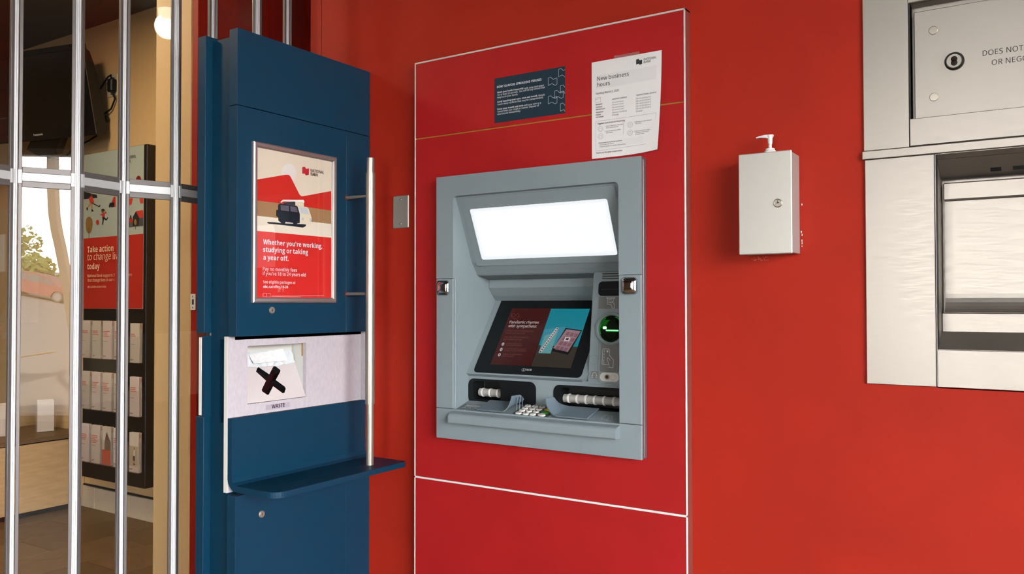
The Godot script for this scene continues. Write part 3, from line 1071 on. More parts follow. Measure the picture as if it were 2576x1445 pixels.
# the folding closure: ribbed posts joined by narrow glazed leaves set zigzag
func build_closure() -> void:
	var hinge := [Vector2(-2.505, 1.26), Vector2(-2.441, 1.11), Vector2(-2.463, 0.957), Vector2(-2.396, 0.814), Vector2(-2.421, 0.656), Vector2(-2.373, 0.505), Vector2(-2.395, 0.352), Vector2(-2.332, 0.212), Vector2(-2.352, 0.061), Vector2(-2.3, -0.07)]
	# start with the outer turn: order runs from the street side to the red wall
	hinge[0] = Vector2(-2.505, 1.255)
	var t := thing("folding_closure", "folding glass closure of narrow leaves between ribbed aluminium posts", "partition", Vector3(-2.4, 0, 0.6))
	# ribbed section of a post, 15 mm wide, ribs towards the vestibule
	var sec := PackedVector2Array()
	for p in [[-0.006, -0.0055], [0.003, -0.0072], [0.0072, -0.0072], [0.0088, -0.0058], [0.0088, -0.0030], [0.0072, -0.0025], [0.0092, -0.0020], [0.0092, 0.0020], [0.0072, 0.0025], [0.0088, 0.0030], [0.0088, 0.0058], [0.0072, 0.0072], [0.003, 0.0072], [-0.006, 0.0055]]:
		sec.append(Vector2(p[0], p[1]))
	for k in hinge.size():
		var a: Vector2 = hinge[maxi(k - 1, 0)]
		var b: Vector2 = hinge[mini(k + 1, hinge.size() - 1)]
		var along := Vector3(b.x - a.x, 0, b.y - a.y).normalized()
		var out := along.cross(Vector3.UP) * -1.0
		if out.x < 0:
			out = -out
		out = (out + Vector3(0.0, 0, 0.55)).normalized()
		var side := Vector3.UP.cross(out)
		var s := Shape.new()
		s.prism(sec, CEIL - 0.02, Transform3D(Basis(out, side, Vector3.UP).orthonormalized(), Vector3(hinge[k].x, 0.01, hinge[k].y)))
		part(t, "post", s, M.aluminium)
	for k in hinge.size() - 1:
		var a: Vector2 = hinge[k]
		var b: Vector2 = hinge[k + 1]
		var x := Vector3(b.x - a.x, 0, b.y - a.y)
		var w := x.length()
		x /= w
		var n := x.cross(Vector3.UP)
		var fr := frame_at(Vector3(a.x, 0, a.y), x, Vector3.UP)
		var l := 0.0078
		var r := w - 0.0078
		var top := CEIL - 0.05
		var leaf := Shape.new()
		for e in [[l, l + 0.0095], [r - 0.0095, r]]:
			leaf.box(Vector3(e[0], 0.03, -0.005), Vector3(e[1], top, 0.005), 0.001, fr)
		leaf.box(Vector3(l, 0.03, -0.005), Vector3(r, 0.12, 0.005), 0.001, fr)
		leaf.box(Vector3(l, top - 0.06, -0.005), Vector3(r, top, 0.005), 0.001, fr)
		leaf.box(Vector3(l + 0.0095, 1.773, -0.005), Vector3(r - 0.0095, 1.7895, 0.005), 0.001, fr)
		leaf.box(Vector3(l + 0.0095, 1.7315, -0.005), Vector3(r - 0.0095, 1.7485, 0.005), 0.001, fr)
		var lo := part(t, "leaf", leaf, M.aluminium_darkened)
		var rail := Shape.new()
		rail.box(Vector3(l + 0.009, 1.7485, -0.007), Vector3(r - 0.009, 1.773, 0.007), 0.0012, fr)
		part(lo, "middle_rail", rail, M.aluminium_white)
		for e in [[l - 0.001, l + 0.0095], [r - 0.0095, r + 0.001]]:
			var br := Shape.new()
			br.box(Vector3(e[0], 1.741, -0.009), Vector3(e[1], 1.781, 0.009), 0.001, fr)
			part(lo, "bracket", br, M.aluminium_white)
		for e in [[0.12, 1.7315], [1.7895, top - 0.06]]:
			var g := Shape.new()
			g.box(Vector3(l + 0.009, e[0], -0.002), Vector3(r - 0.009, e[1], 0.002), 0.0, fr)
			part(lo, "pane", g, M.coated_pane)
	# head and floor track
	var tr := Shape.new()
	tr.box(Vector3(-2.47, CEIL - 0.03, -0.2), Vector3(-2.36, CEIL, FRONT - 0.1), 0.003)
	part(t, "head_track", tr, M.aluminium_darkened)


# red laminate round the cash machine with white edging
func build_cladding() -> void:
	var x0 := -1.7605
	var x1 := -0.8185
	var top := 2.1956
	var t := thing("wall_cladding", "red laminate panel with white edging around the cash machine", "wall panel", Vector3(-1.29, 0, 0))
	var hole := [Rect2(-1.585, 1.03, 0.6, 0.73)]
	var a := Shape.new()
	a.box(Vector3(x0 + 0.004, 1.944, 0.001), Vector3(x1 - 0.004, top - 0.004, 0.037))
	part(t, "top_panel", a, M.red_laminate)
	var b := Shape.new()
	b.pierced(Vector3(x0 + 0.004, 0.8315, 0.001), Vector3(x1 - 0.004, 1.9395, 0.037), hole)
	part(t, "middle_panel", b, M.red_laminate)
	var c := Shape.new()
	c.box(Vector3(x0 + 0.004, 0.0, 0.001), Vector3(x1 - 0.004, 0.8245, 0.037))
	part(t, "bottom_panel", c, M.red_laminate)
	var j := Shape.new()
	j.box(Vector3(x0 + 0.004, 1.9395, 0.001), Vector3(x1 - 0.004, 1.944, 0.0345))
	part(t, "joint_strip", j, M.gold_joint, "brownish open joint")
	for e in [[x0, x0 + 0.004], [x1 - 0.004, x1]]:
		for y in [[0.0, 0.8255], [0.8305, top]]:
			var s := Shape.new()
			s.box(Vector3(e[0], y[0], 0.034), Vector3(e[1], y[1], 0.0385), 0.0006)
			part(t, "edge_trim", s, M.white_trim)
	var side := Shape.new()
	for e in [[x0, x0 + 0.004], [x1 - 0.004, x1]]:
		side.box(Vector3(e[0], 0, 0.001), Vector3(e[1], top, 0.034))
	side.box(Vector3(x0, top - 0.004, 0.001), Vector3(x1, top, 0.034))
	part(t, "side_edge", side, mat("edge_band", Color(0.50, 0.24, 0.21), 0.45))
	var s1 := Shape.new()
	s1.box(Vector3(x0, top - 0.005, 0.034), Vector3(x1, top, 0.0385), 0.0006)
	part(t, "edge_trim", s1, M.white_trim)
	var s2 := Shape.new()
	s2.box(Vector3(x0 + 0.004, 0.825, 0.03), Vector3(x1 - 0.004, 0.831, 0.0385), 0.0006)
	part(t, "edge_trim", s2, M.white_trim)


func build_notices() -> void:
	var z := 0.0372
	var t := thing("hygiene_sticker", "dark blue sticker with white lettering about avoiding viruses on the red panel", "sticker", Vector3(-1.315, 1.956, z))
	var s := Shape.new()
	s.box(Vector3(-1.4405, 1.9567, z), Vector3(-1.1895, 2.0957, z + 0.0005))
	part(t, "sheet", s, M.sticker_blue)
	var st := ink()
	for r in STICKER_TEXT:
		write(st, r[0], r[4], Vector3(r[1], r[2], z + 0.0005), Vector3.RIGHT, Vector3.UP, r[3])
	lettering(t, "lettering", st, M.ink_white)
	var fl := Shape.new()
	for r in STICKER_FLAGS:
		var ring := []
		for k in range(0, r[1].size(), 2):
			ring.append(Vector3(minf(r[1][k], -1.1897), r[1][k + 1], z + 0.0008))
		var cut: bool = r[1][4] > -1.19 or r[1][6] > -1.19
		if cut:
			# clipped by the sticker's edge: leave that side open
			var open := []
			for k in [3, 4, 5, 6, 7, 0, 1, 2, 3]:
				open.append(ring[k])
			for k in open.size() - 1:
				if open[k].x < -1.18975 or open[k + 1].x < -1.18975:
					fl.stroke([open[k], open[k + 1]], Vector3.BACK, 0.0009)
		else:
			fl.stroke(ring, Vector3.BACK, 0.0009, true)
	part(t, "flag_pattern", fl, M.ink_white)

	# the sheet of opening hours: its lower right corner lifts a little
	var p := thing("opening_hours_notice", "white sheet headed New business hours taped to the red panel", "notice", Vector3(-0.993, 1.8126, z))
	var sheet := Shape.new()
	sheet.smooth(true)
	var nx := 12
	var ny := 16
	var curl := func(u: float, v: float) -> Vector3:
		var x := lerpf(-1.1011, -0.8858, u)
		var y := lerpf(1.8128, 2.0918, v)
		var k := pow(maxf(0.0, u - 0.35) / 0.65, 2.0) * pow(1.0 - v, 2.0)
		return Vector3(x - 0.0085 * pow(maxf(0, u - 0.5) * 2.0, 1.5) * pow(1.0 - v, 1.5), y + 0.005 * k, z + 0.0004 + 0.012 * k)
	for i in nx:
		for j in ny:
			sheet.quad(curl.call(float(i) / nx, float(j) / ny), curl.call(float(i + 1) / nx, float(j) / ny), curl.call(float(i + 1) / nx, float(j + 1) / ny), curl.call(float(i) / nx, float(j + 1) / ny))
	sheet.smooth(false)
	part(p, "sheet", sheet, M.paper)
	# print follows the lifted sheet
	var lift := func(x: float, y: float, layer: float) -> Vector3:
		var u := clampf((x + 1.1011) / 0.2153, 0, 1)
		var v := clampf((y - 1.8128) / 0.279, 0, 1)
		var k := pow(maxf(0.0, u - 0.35) / 0.65, 2.0) * pow(1.0 - v, 2.0)
		return Vector3(x, y, z + 0.0006 + 0.012 * k + layer * 0.0002)
	for r in PAPER_ART:
		var art := Shape.new()
		art.tint(paint(r[0]))
		var a: Array = r[1]
		if a.size() == 8:
			for i in 8:
				for j in 4:
					var c := []
					for e in [[i, j], [i + 1, j], [i + 1, j + 1], [i, j + 1]]:
						var u: float = e[0] / 8.0
						var v: float = e[1] / 4.0
						var top := Vector2(a[0], a[1]).lerp(Vector2(a[2], a[3]), u)
						var bot := Vector2(a[6], a[7]).lerp(Vector2(a[4], a[5]), u)
						var q := top.lerp(bot, v)
						c.append(lift.call(q.x, q.y, 0))
					art.quad(c[3], c[2], c[1], c[0])
		else:
			var ring := []
			for k in range(0, a.size(), 2):
				ring.append(lift.call(a[k], a[k + 1], 1))
			art.patch(ring, Vector3.BACK)
		part(p, "printed_logo" if a.size() > 8 else "printed_band", art, M.print)
	var dark := ink()
	var pale := ink()
	for r in PAPER_TEXT:
		var at: Vector3 = lift.call(r[1], r[2], 1)
		var to: Vector3 = lift.call(r[1] + r[3], r[2], 1)
		write(pale if r[4] == 3 else dark, r[0], 0, at, (to - at).normalized(), Vector3.UP, r[3])
	lettering(p, "lettering", dark, M.ink)
	lettering(p, "small_lettering", pale, M.ink_grey)
	var bx: Array = PAPER_BOX[0][1]
	var ring := []
	for k in 4:
		var a := Vector2(bx[2 * k], bx[2 * k + 1])
		var b := Vector2(bx[(2 * k + 2) % 8], bx[(2 * k + 3) % 8])
		for q in 6:
			var m := a.lerp(b, q / 6.0)
			ring.append(lift.call(m.x, m.y, 1))
	var ln := Shape.new()
	ln.stroke(ring, Vector3.BACK, 0.0005, true)
	part(p, "printed_box", ln, M.ink_grey)
	var ic: Array = PAPER_BOX[1][1]
	for k in range(0, 8, 2):
		ln = Shape.new()
		var c := []
		for q in 20:
			c.append(lift.call(ic[k] + 0.0078 * cos(TAU * q / 20), ic[k + 1] + 0.0078 * sin(TAU * q / 20), 1))
		ln.stroke(c, Vector3.BACK, 0.0005, true)
		var round_icon := part(p, "printed_icon", ln, M.ink_grey)
		ln = Shape.new()
		var hnd := []
		for q in [[-0.004, -0.003], [-0.0035, 0.002], [-0.001, 0.004], [0.001, 0.001], [0.003, 0.003], [0.004, -0.002], [0.001, -0.0045]]:
			hnd.append(lift.call(ic[k] + q[0], ic[k + 1] + q[1], 1))
		ln.stroke(hnd, Vector3.BACK, 0.0004, true)
		part(round_icon, "printed_hand", ln, M.ink_grey)
	var cl: Array = PAPER_BOX[2][1]
	var cr := []
	for k in 4:
		cr.append(lift.call(cl[2 * k], cl[2 * k + 1], 1))
	ln = Shape.new()
	ln.stroke(cr, Vector3.BACK, 0.0005, true)
	ln.stroke([cr[0].lerp(cr[3], 0.3), cr[1].lerp(cr[2], 0.3)], Vector3.BACK, 0.0005)
	part(p, "printed_calendar", ln, M.ink_grey)
	ln = Shape.new()
	ln.stroke([lift.call(-1.0015, 1.9105, 1), lift.call(-1.0015, 1.8725, 1)], Vector3.BACK, 0.0004)
	part(p, "printed_divider", ln, M.ink_grey)
	var tape := Shape.new()
	tape.box(Vector3(-1.0297, 2.084, z + 0.0001), Vector3(-0.9526, 2.0998, z + 0.0003))
	part(p, "tape", tape, M.clear_tape, "strip of clear sticky tape")


# the cash machine set in the red panel
func build_cash_machine() -> void:
	var z0 := 0.0375
	var z1 := 0.074
	var xl := -1.6403
	var xr := -0.9336
	var ol := -1.574
	var orr := -1.0005
	var t := thing("cash_machine", "grey cash machine set into the red panel with a lit sign above its screen", "cash machine", Vector3(-1.287, 0.9718, z1))
	# face plates
	var zp := 0.0665
	var place := Transform3D(Basis.IDENTITY, Vector3(0, 0, zp))
	var up := PackedVector2Array([Vector2(xl, 1.4765), Vector2(ol, 1.4765), Vector2(ol, 1.7215)])
	for k in 6:
		var a := PI - 0.5 * PI * k / 5
		up.append(Vector2(ol + 0.014 + 0.014 * cos(a), 1.7215 + 0.014 * sin(a)))
	for k in 6:
		var a := 0.5 * PI - 0.5 * PI * k / 5
		up.append(Vector2(orr - 0.014 + 0.014 * cos(a), 1.7215 + 0.014 * sin(a)))
	up.append_array(PackedVector2Array([Vector2(orr, 1.4765), Vector2(xr, 1.4765), Vector2(xr, 1.8002), Vector2(xl, 1.8002)]))
	var s := Shape.new()
	s.prism(up, z1 - zp, place)
	part(t, "upper_surround", s, M.atm_grey)
	for e in [[xl, ol], [orr, xr]]:
		s = Shape.new()
		s.box(Vector3(e[0], 1.0675, zp), Vector3(e[1], 1.475, z1), 0.001)
		part(t, "side_surround", s, M.atm_grey)
	s = Shape.new()
	s.box(Vector3(xl, 0.9718, zp), Vector3(xr, 1.066, z1), 0.001)
	part(t, "apron", s, M.atm_grey)
	# dark rim between the plates and the wall panel
	s = Shape.new()
	for r in [[xl, 0.9718, xl + 0.02, 1.8002], [xr - 0.02, 0.9718, xr, 1.8002], [xl + 0.02, 1.78, xr - 0.02, 1.8002], [xl + 0.02, 0.9718, xr - 0.02, 0.99]]:
		s.box(Vector3(r[0] + 0.0005, r[1] + 0.0005, z0), Vector3(r[2] - 0.0005, r[3] - 0.0005, zp - 0.0004), 0.001)
	part(t, "rim", s, M.atm_side, "dark brown side rim")
	s = Shape.new()
	s.box(Vector3(xr - 0.001, 0.976, 0.0555), Vector3(xr + 0.0012, 1.793, 0.0585), 0.0008)
	part(t, "rim_bead", s, mat("rim_bead", Color(0.5, 0.46, 0.47), 0.25))
	# recess walls
	s = Shape.new()
	s.box(Vector3(ol - 0.009, 1.031, -0.22), Vector3(ol, 1.758, zp))
	s.box(Vector3(orr, 1.031, -0.22), Vector3(orr + 0.012, 1.758, zp))
	s.box(Vector3(ol, 1.031, -0.228), Vector3(orr, 1.758, -0.22))
	part(t, "recess", s, M.atm_grey)
	# a thin joint on the recess wall
	s = Shape.new()
	s.box(Vector3(ol, 1.4745, -0.12), Vector3(ol + 0.0004, 1.4755, 0.066))
	s.box(Vector3(ol, 1.07, 0.0585), Vector3(ol + 0.0022, 1.474, 0.0645), 0.0008)
	part(t, "recess_bead", s, M.atm_grey)
	# canopy with the lit sign
	s = Shape.new()
	s.along_x([[zp, 1.7355], [0.0606, 1.733], [-0.0272, 1.5301], [-0.056, 1.492], [-0.0605, 1.488], [-0.122, 1.4755], [-0.219, 1.4755], [-0.219, 1.757], [zp, 1.757]], ol, orr)
	part(t, "canopy", s, M.atm_grey)
	var hv := Vector3(0, 0.9178, 0.3971)
	var ht := frame_at(Vector3(0, 1.5301, -0.0272), Vector3.RIGHT, hv)
	s = Shape.new()
	s.ring(rounded(-1.5575, -0.012, -1.018, 0.2165, 0.008), rounded(-1.5295, 0.0095, -1.0495, 0.1795, 0.007), 0.0, 0.0018, ht)
	part(t, "sign_bezel", s, M.atm_grey)
	s = Shape.new()
	s.prism(rounded(-1.5295, 0.0095, -1.0495, 0.1795, 0.007), 0.0026, ht)
	part(t, "lit_sign", s, glow("lit_sign_white", Color(0.965, 0.98, 0.99), 0.97), "blank white lit sign panel")
	var sign_light := AreaLight3D.new()
	sign_light.name = "sign_light"
	sign_light.area_size = Vector2(0.46, 0.15)
	sign_light.light_color = Color(0.9, 0.97, 1.0)
	sign_light.light_energy = 0.06 / EXPOSURE
	sign_light.area_range = 6.0
	sign_light.shadow_enabled = true
	add_child(sign_light)
	var out := Vector3.RIGHT.cross(hv)
	sign_light.transform = Transform3D(Basis(Vector3.RIGHT, hv, out) * Basis(Vector3.RIGHT, 0.0), ht * Vector3(-1.2895, 0.0945, 0.006))
	var lt := frame_at(Vector3(0, 1.5301, -0.0272), Vector3.RIGHT, Vector3(0, 0.0381, 0.0288).normalized())
	s = Shape.new()
	s.prism(rounded(-1.528, -0.034, -1.012, -0.009, 0.003, 2), 0.0012, lt, 0.0008)
	part(t, "canopy_insert", s, M.atm_grey)
	# deposit flaps under the canopy
	s = Shape.new()
	s.along_x([[-0.128, 1.476], [-0.124, 1.449], [-0.148, 1.421], [-0.166, 1.404], [-0.219, 1.404], [-0.219, 1.476]], ol, -1.1414)
	part(t, "flap_housing", s, M.atm_grey)
	for e in [[-1.572, -1.4475], [-1.4345, -1.143]]:
		s = Shape.new()
		s.along_x([[-0.1262, 1.4755], [-0.1222, 1.449], [-0.1455, 1.4215], [-0.149, 1.4215], [-0.1255, 1.449], [-0.129, 1.4755]], e[0], e[1])
		part(t, "flap", s, M.atm_grey)
	# screen in its sloping surround
	var sv := Vector3(0, 0.8116, -0.5844)
	var sn := Vector3.RIGHT.cross(sv)
	var so := Vector3(0, 1.1728, 0.0035)
	var stf := frame_at(so, Vector3.RIGHT, sv)
	s = Shape.new()
	var body := PackedVector2Array([Vector2(ol, 0.0), Vector2(-1.168, 0.0)])
	for k in 6:
		var a := -0.5 * PI + 0.5 * PI * k / 5
		body.append(Vector2(-1.168 + 0.033 * cos(a), 0.033 + 0.033 * sin(a)))
	body.append_array(PackedVector2Array([Vector2(-1.135, 0.3), Vector2(ol, 0.3)]))
	s.prism(body, 0.026, frame_at(so - sn * 0.026, Vector3.RIGHT, sv), 0.0022)
	part(t, "screen_surround", s, M.atm_grey)
	s = Shape.new()
	s.prism(rounded(-1.5494, 0.006, -1.16, 0.31, 0.014), 0.0012, stf)
	part(t, "screen_bezel", s, M.black_plastic)
	var disp_base := Shape.new()
	var rect := func(a: Array, layer: float) -> Array:
		var ring := []
		for k in range(0, a.size(), 2):
			ring.append(stf * Vector3(a[k], a[k + 1], 0.0013 + layer * 0.00012))
		return ring
	disp_base.patch(rect.call([-1.495, 0.0365, -1.3444, 0.037, -1.3444, 0.2555, -1.495, 0.2555], 0), sn)
	var screen := part(t, "screen_image", disp_base, glow("screen_red", Color(0.30, 0.075, 0.065), 0.55), "dim display with an advert")
	var shades := {"teal": [Color(0.10, 0.60, 0.68), 0.55], "pale": [Color(0.26, 0.63, 0.72), 0.55], "pale2": [Color(0.45, 0.72, 0.74), 0.55], "brown": [Color(0.26, 0.235, 0.19), 0.55], "dark": [Color(0.13, 0.12, 0.13), 0.4], "pink": [Color(0.66, 0.52, 0.56), 0.6], "white": [Color(0.85, 0.83, 0.83), 0.7], "redlogo": [Color(0.38, 0.10, 0.09), 0.6]}
	var layer := 1.0
	for r in SCREEN_ART:
		layer += 1.0
		if shades.has(r[0]):
			var a := Shape.new()
			var pts: Array = r[1].duplicate()
			if r[0] == "teal":
				pts = [-1.3444, 0.2545, -1.2045, 0.2545, -1.2035, 0.1128, -1.3425, 0.1142]
			if r[0] == "brown":
				pts = [-1.3425, 0.1142, -1.2035, 0.1128, -1.2025, 0.0365, -1.3425, 0.0370]
			a.patch(rect.call(pts, layer), sn)
			part(screen, "picture", a, glow("screen_" + r[0], shades[r[0]][0], shades[r[0]][1]))
	var dots := Shape.new()
	for k in 12:
		var p := Vector2(-1.2957, 0.1764).lerp(Vector2(-1.3262, 0.0912), k / 11.0)
		dots.patch(rect.call([p.x - 0.0022, p.y - 0.0026, p.x + 0.0030, p.y - 0.0018, p.x + 0.0026, p.y + 0.0024, p.x - 0.0028, p.y + 0.0018], layer + 2), sn)
	part(screen, "picture", dots, M.screen_redlogo)
	var strip := Shape.new()
	strip.patch(rect.call([-1.2995, 0.1815, -1.2905, 0.1795, -1.3222, 0.0885, -1.332, 0.0885], layer + 1), sn)
	part(screen, "picture", strip, M.screen_white)
	var cells := Shape.new()
	for i in 3:
		for j in 4:
			var q := Vector2(-1.256 + 0.0152 * i - 0.0062 * j, 0.166 - 0.0022 * i - 0.0175 * j)
			cells.patch(rect.call([q.x, q.y, q.x + 0.0115, q.y - 0.0015, q.x + 0.0075, q.y - 0.0145, q.x - 0.0045, q.y - 0.0125], layer - 6.3), sn)
	part(screen, "picture", cells, glow("screen_cell", Color(0.62, 0.42, 0.47), 0.5))
	var white := ink()
	var faint := ink()
	var maker := ink()
	for r in SCREEN_TEXT:
		var to: SurfaceTool = maker if r[0] == "NCR" else (faint if r[4] == 6 else white)
		write(to, r[0], 1 if r[4] == 1 else 5, stf * Vector3(r[1], r[2], 0.0014 + 0.0003), Vector3.RIGHT, sv, r[3])
	lettering(screen, "lettering", white, glow("screen_text", Color(0.80, 0.72, 0.70), 0.8))
	lettering(screen, "small_lettering", faint, glow("screen_text_faint", Color(0.55, 0.28, 0.25), 0.5))
	var heart := Shape.new()
	var ha: Array = SCREEN_ART[SCREEN_ART.size() - 1][1]
	heart.stroke(rect.call(ha, 3), sn, 0.0009, true)
	heart.stroke(rect.call([ha[4], ha[5] - 0.006, -1.473, 0.2205, -1.4642, 0.2145], 3), sn, 0.0008)
	heart.stroke(rect.call([ha[14], ha[15], -1.470, 0.2275, -1.476, 0.2235], 3), sn, 0.0008)
	part(screen, "heart_drawing", heart, M.screen_text_faint)
	for r in SCREEN_ART:
		if r[0] == "icon":
			var a := Shape.new()
			a.prism(disc(r[1][0], r[1][1], 0.0047, 0.0058, 16), 0.0002, frame_at(stf * Vector3(0, 0, 0.0016), Vector3.RIGHT, sv))
			part(screen, "picture", a, M.screen_white)
			var b := Shape.new()
			b.prism(disc(r[1][0], r[1][1], 0.0022, 0.0028, 10), 0.0002, frame_at(stf * Vector3(0, 0, 0.0019), Vector3.RIGHT, sv))
			part(screen, "picture", b, M.screen_redlogo)
	var logo := part(t, "maker_mark", lettering_rings(stf, sn), M.pictogram)
	mesh_part(logo, "lettering", maker.commit(), M.pictogram)

	build_reader_column(t)
	build_cash_tray(t)
	# convex mirrors on both side plates
	for e in [[-1.6385, -1.5875, 1.4225, 1.471], [-0.9918, -0.944, 1.4212, 1.47]]:
		s = Shape.new()
		s.ring(rounded(e[0], e[2], e[1], e[3], 0.011), rounded(e[0] + 0.002, e[2] + 0.002, e[1] - 0.002, e[3] - 0.002, 0.0095), 0, 0.004, Transform3D(Basis.IDENTITY, Vector3(0, 0, z1)))
		var fr := part(t, "mirror_frame", s, M.atm_dark_grey)
		s = Shape.new()
		s.dome(rounded(e[0] + 0.002, e[2] + 0.002, e[1] - 0.002, e[3] - 0.002, 0.0095), 0.009, Transform3D(Basis.IDENTITY, Vector3(0, 0, z1 + 0.003)))
		part(fr, "convex_mirror", s, M.chrome, "small bulging mirror")


# two linked rings of the maker's mark
func lettering_rings(stf: Transform3D, sn: Vector3) -> Shape:
	var s := Shape.new()
	for cx in [-1.3665, -1.3612]:
		var ring := []
		for k in 24:
			var a := TAU * k / 24
			ring.append(stf * Vector3(cx + 0.0040 * cos(a), 0.0231 + 0.0046 * sin(a), 0.0016))
		s.stroke(ring, sn, 0.0013, true)
	return s


# the upright panel with receipt mouth, card reader, labels and headphone jack
func build_reader_column(t: Node3D) -> void:
	var cv := Vector3(0, 0.9927, -0.1208)
	var cn := Vector3.RIGHT.cross(cv)
	var o := Vector3(0, 1.16, -0.0073)
	var f := frame_at(o, Vector3.RIGHT, cv)
	var v := func(y: float) -> float: return (y - 1.16) / 0.9927
	var s := Shape.new()
	s.prism(PackedVector2Array([Vector2(-1.1414, 0.0), Vector2(-1.0006, 0.0), Vector2(-1.0006, 0.333), Vector2(-1.1354, 0.333), Vector2(-1.1414, 0.327)]), 0.06, frame_at(o - cn * 0.06, Vector3.RIGHT, cv), 0.0015)
	var col := part(t, "reader_panel", s, M.atm_grey)
	for y in [1.4845, 1.4775, 1.4705]:
		s = Shape.new()
		s.prism(rounded(-1.1115, v.call(y) - 0.0014, -1.0006, v.call(y) + 0.0014, 0.0013, 3), 0.0004, f)
		part(col, "vent_slot", s, M.deep_black)
	s = Shape.new()
	s.ring(rounded(-1.1235, v.call(1.4172), -0.985, v.call(1.4638), 0.013), rounded(-1.1215, v.call(1.4190), -0.987, v.call(1.4622), 0.012), 0, 0.0018, f)
	part(col, "receipt_rim", s, M.atm_grey)
	s = Shape.new()
	s.prism(rounded(-1.1215, v.call(1.4190), -1.0006, v.call(1.4622), 0.012), 0.0006, f)
	var mouth := part(col, "receipt_mouth", s, M.black_plastic)
	s = Shape.new()
	s.box(Vector3(-1.113, v.call(1.4365), 0.0), Vector3(-1.001, v.call(1.4395), 0.0025), 0.0008, f)
	part(mouth, "receipt_lip", s, M.deep_black)
	# receipt label
	s = Shape.new()
	s.prism(rounded(-1.1185, v.call(1.3815), -1.0045, v.call(1.417), 0.001, 2), 0.0005, f)
	part(col, "receipt_label", s, M.atm_label)
	var ln := func(pts: Array, w: float, sh: Shape, closed := false) -> void:
		var q := []
		for p in pts:
			q.append(f * Vector3(p[0], v.call(p[1]), 0.0009))
		sh.stroke(q, cn, w, closed)
	var g := Shape.new()
	# slip of paper held by a hand; the plate edge hides the rest from the side
	ln.call([[-1.094, 1.4128], [-1.066, 1.4128]], 0.0018, g)
	ln.call([[-1.089, 1.412], [-1.0905, 1.3955], [-1.0765, 1.393], [-1.074, 1.3835], [-1.0665, 1.3835], [-1.0665, 1.394], [-1.0735, 1.402], [-1.079, 1.3985]], 0.001, g)
	ln.call([[-1.071, 1.412], [-1.0715, 1.4005]], 0.001, g)
	for y in [1.4085, 1.404, 1.4]:
		ln.call([[-1.0865, y], [-1.077, y]], 0.001, g)
	part(col, "receipt_pictogram", g, M.pictogram)
	# card reader: ring, green bezel, slot
	var cx := -1.0728
	var cy: float = v.call(1.323)
	var turn := Transform3D(Basis(Vector3.RIGHT, cn, -cv), f * Vector3(cx, cy, 0))
	s = Shape.new()
	s.lathe([[0.0495, 0.0], [0.0495, 0.006], [0.0475, 0.0085], [0.0425, 0.0095], [0.0395, 0.006], [0.039, 0.0]], turn, 40)
	var ring_ := part(col, "reader_ring", s, M.atm_grey)
	s = Shape.new()
	s.lathe([[0.0395, 0.0005], [0.03, 0.0008], [0.0, 0.001]], turn, 32)
	part(ring_, "reader_bowl", s, mat("reader_black_green", Color(0.02, 0.07, 0.03), 0.15))
	for e in [[0.0375, 0.1, 1.25], [0.0375, 2.1, 3.6]]:
		s = Shape.new()
		for k in 10:
			var a0: float = lerpf(e[1], e[2], k / 10.0)
			var a1: float = lerpf(e[1], e[2], (k + 1) / 10.0)
			var q := []
			for c in [[0.0355, a0], [0.0375, a0], [0.0375, a1], [0.0355, a1]]:
				q.append(f * Vector3(cx + c[0] * cos(c[1]), cy + c[0] * sin(c[1]), 0.0022))
			s.patch(q, cn)
		part(ring_, "reader_light", s, glow("reader_green_dim_light", Color(0.05, 0.5, 0.12), 0.9))
	s = Shape.new()
	s.box(Vector3(cx - 0.0345, cy + 0.001, 0.0008), Vector3(cx + 0.012, cy + 0.026, 0.004), 0.002, f)
	part(ring_, "reader_jaw", s, glow("reader_green_jaw_light", Color(0.03, 0.42, 0.08), 0.45))
	s = Shape.new()
	s.prism(disc(cx + 0.003, cy - 0.002, 0.021, 0.029, 20), 0.006, f, 0.002)
	part(ring_, "reader_throat", s, mat("reader_throat", Color(0.03, 0.09, 0.05), 0.2))
	s = Shape.new()
	s.box(Vector3(cx - 0.014, cy - 0.0075, 0.006), Vector3(cx + 0.026, cy - 0.0035, 0.009), 0.001, f)
	part(ring_, "reader_slot_light", s, glow("reader_slot_light", Color(0.45, 1.0, 0.55), 2.0))
	s = Shape.new()
	s.box(Vector3(cx - 0.025, cy - 0.0015, 0.004), Vector3(cx - 0.013, cy + 0.006, 0.0075), 0.002, f)
	part(ring_, "reader_lamp", s, glow("reader_lamp", Color(0.7, 1.0, 0.72), 2.2))
	# groove line and card label below the reader
	g = Shape.new()
	var gl := []
	for p in [[-1.1105, 1.283], [-1.1105, 1.176], [-1.1055, 1.1685], [-1.097, 1.1655], [-1.0015, 1.1655]]:
		gl.append(f * Vector3(p[0], v.call(p[1]), 0.0003))
	g.stroke(gl, cn, 0.0012)
	var circ := []
	for k in 28:
		circ.append(f * Vector3(-1.1256 + 0.0136 * cos(TAU * k / 28), v.call(1.232) + 0.0136 * sin(TAU * k / 28), 0.0003))
	g.stroke(circ, cn, 0.0007, true)
	part(col, "groove", g, M.atm_dark_grey)
	s = Shape.new()
	s.prism(rounded(-1.1035, v.call(1.199), -1.0435, v.call(1.2835), 0.003, 3), 0.002, f, 0.001)
	var card := part(col, "card_label", s, M.atm_label)
	g = Shape.new()
	var up2 := func(pts: Array, w: float, closed := false) -> void:
		var q := []
		for p in pts:
			q.append(f * Vector3(p[0], v.call(p[1]), 0.0024))
		g.stroke(q, cn, w, closed)
	up2.call([[-1.0945, 1.2645], [-1.0775, 1.2645], [-1.0745, 1.2615], [-1.0745, 1.245]], 0.0012)
	up2.call([[-1.0945, 1.2645], [-1.0965, 1.262], [-1.0965, 1.2225], [-1.0945, 1.2195], [-1.0745, 1.2195]], 0.0012)
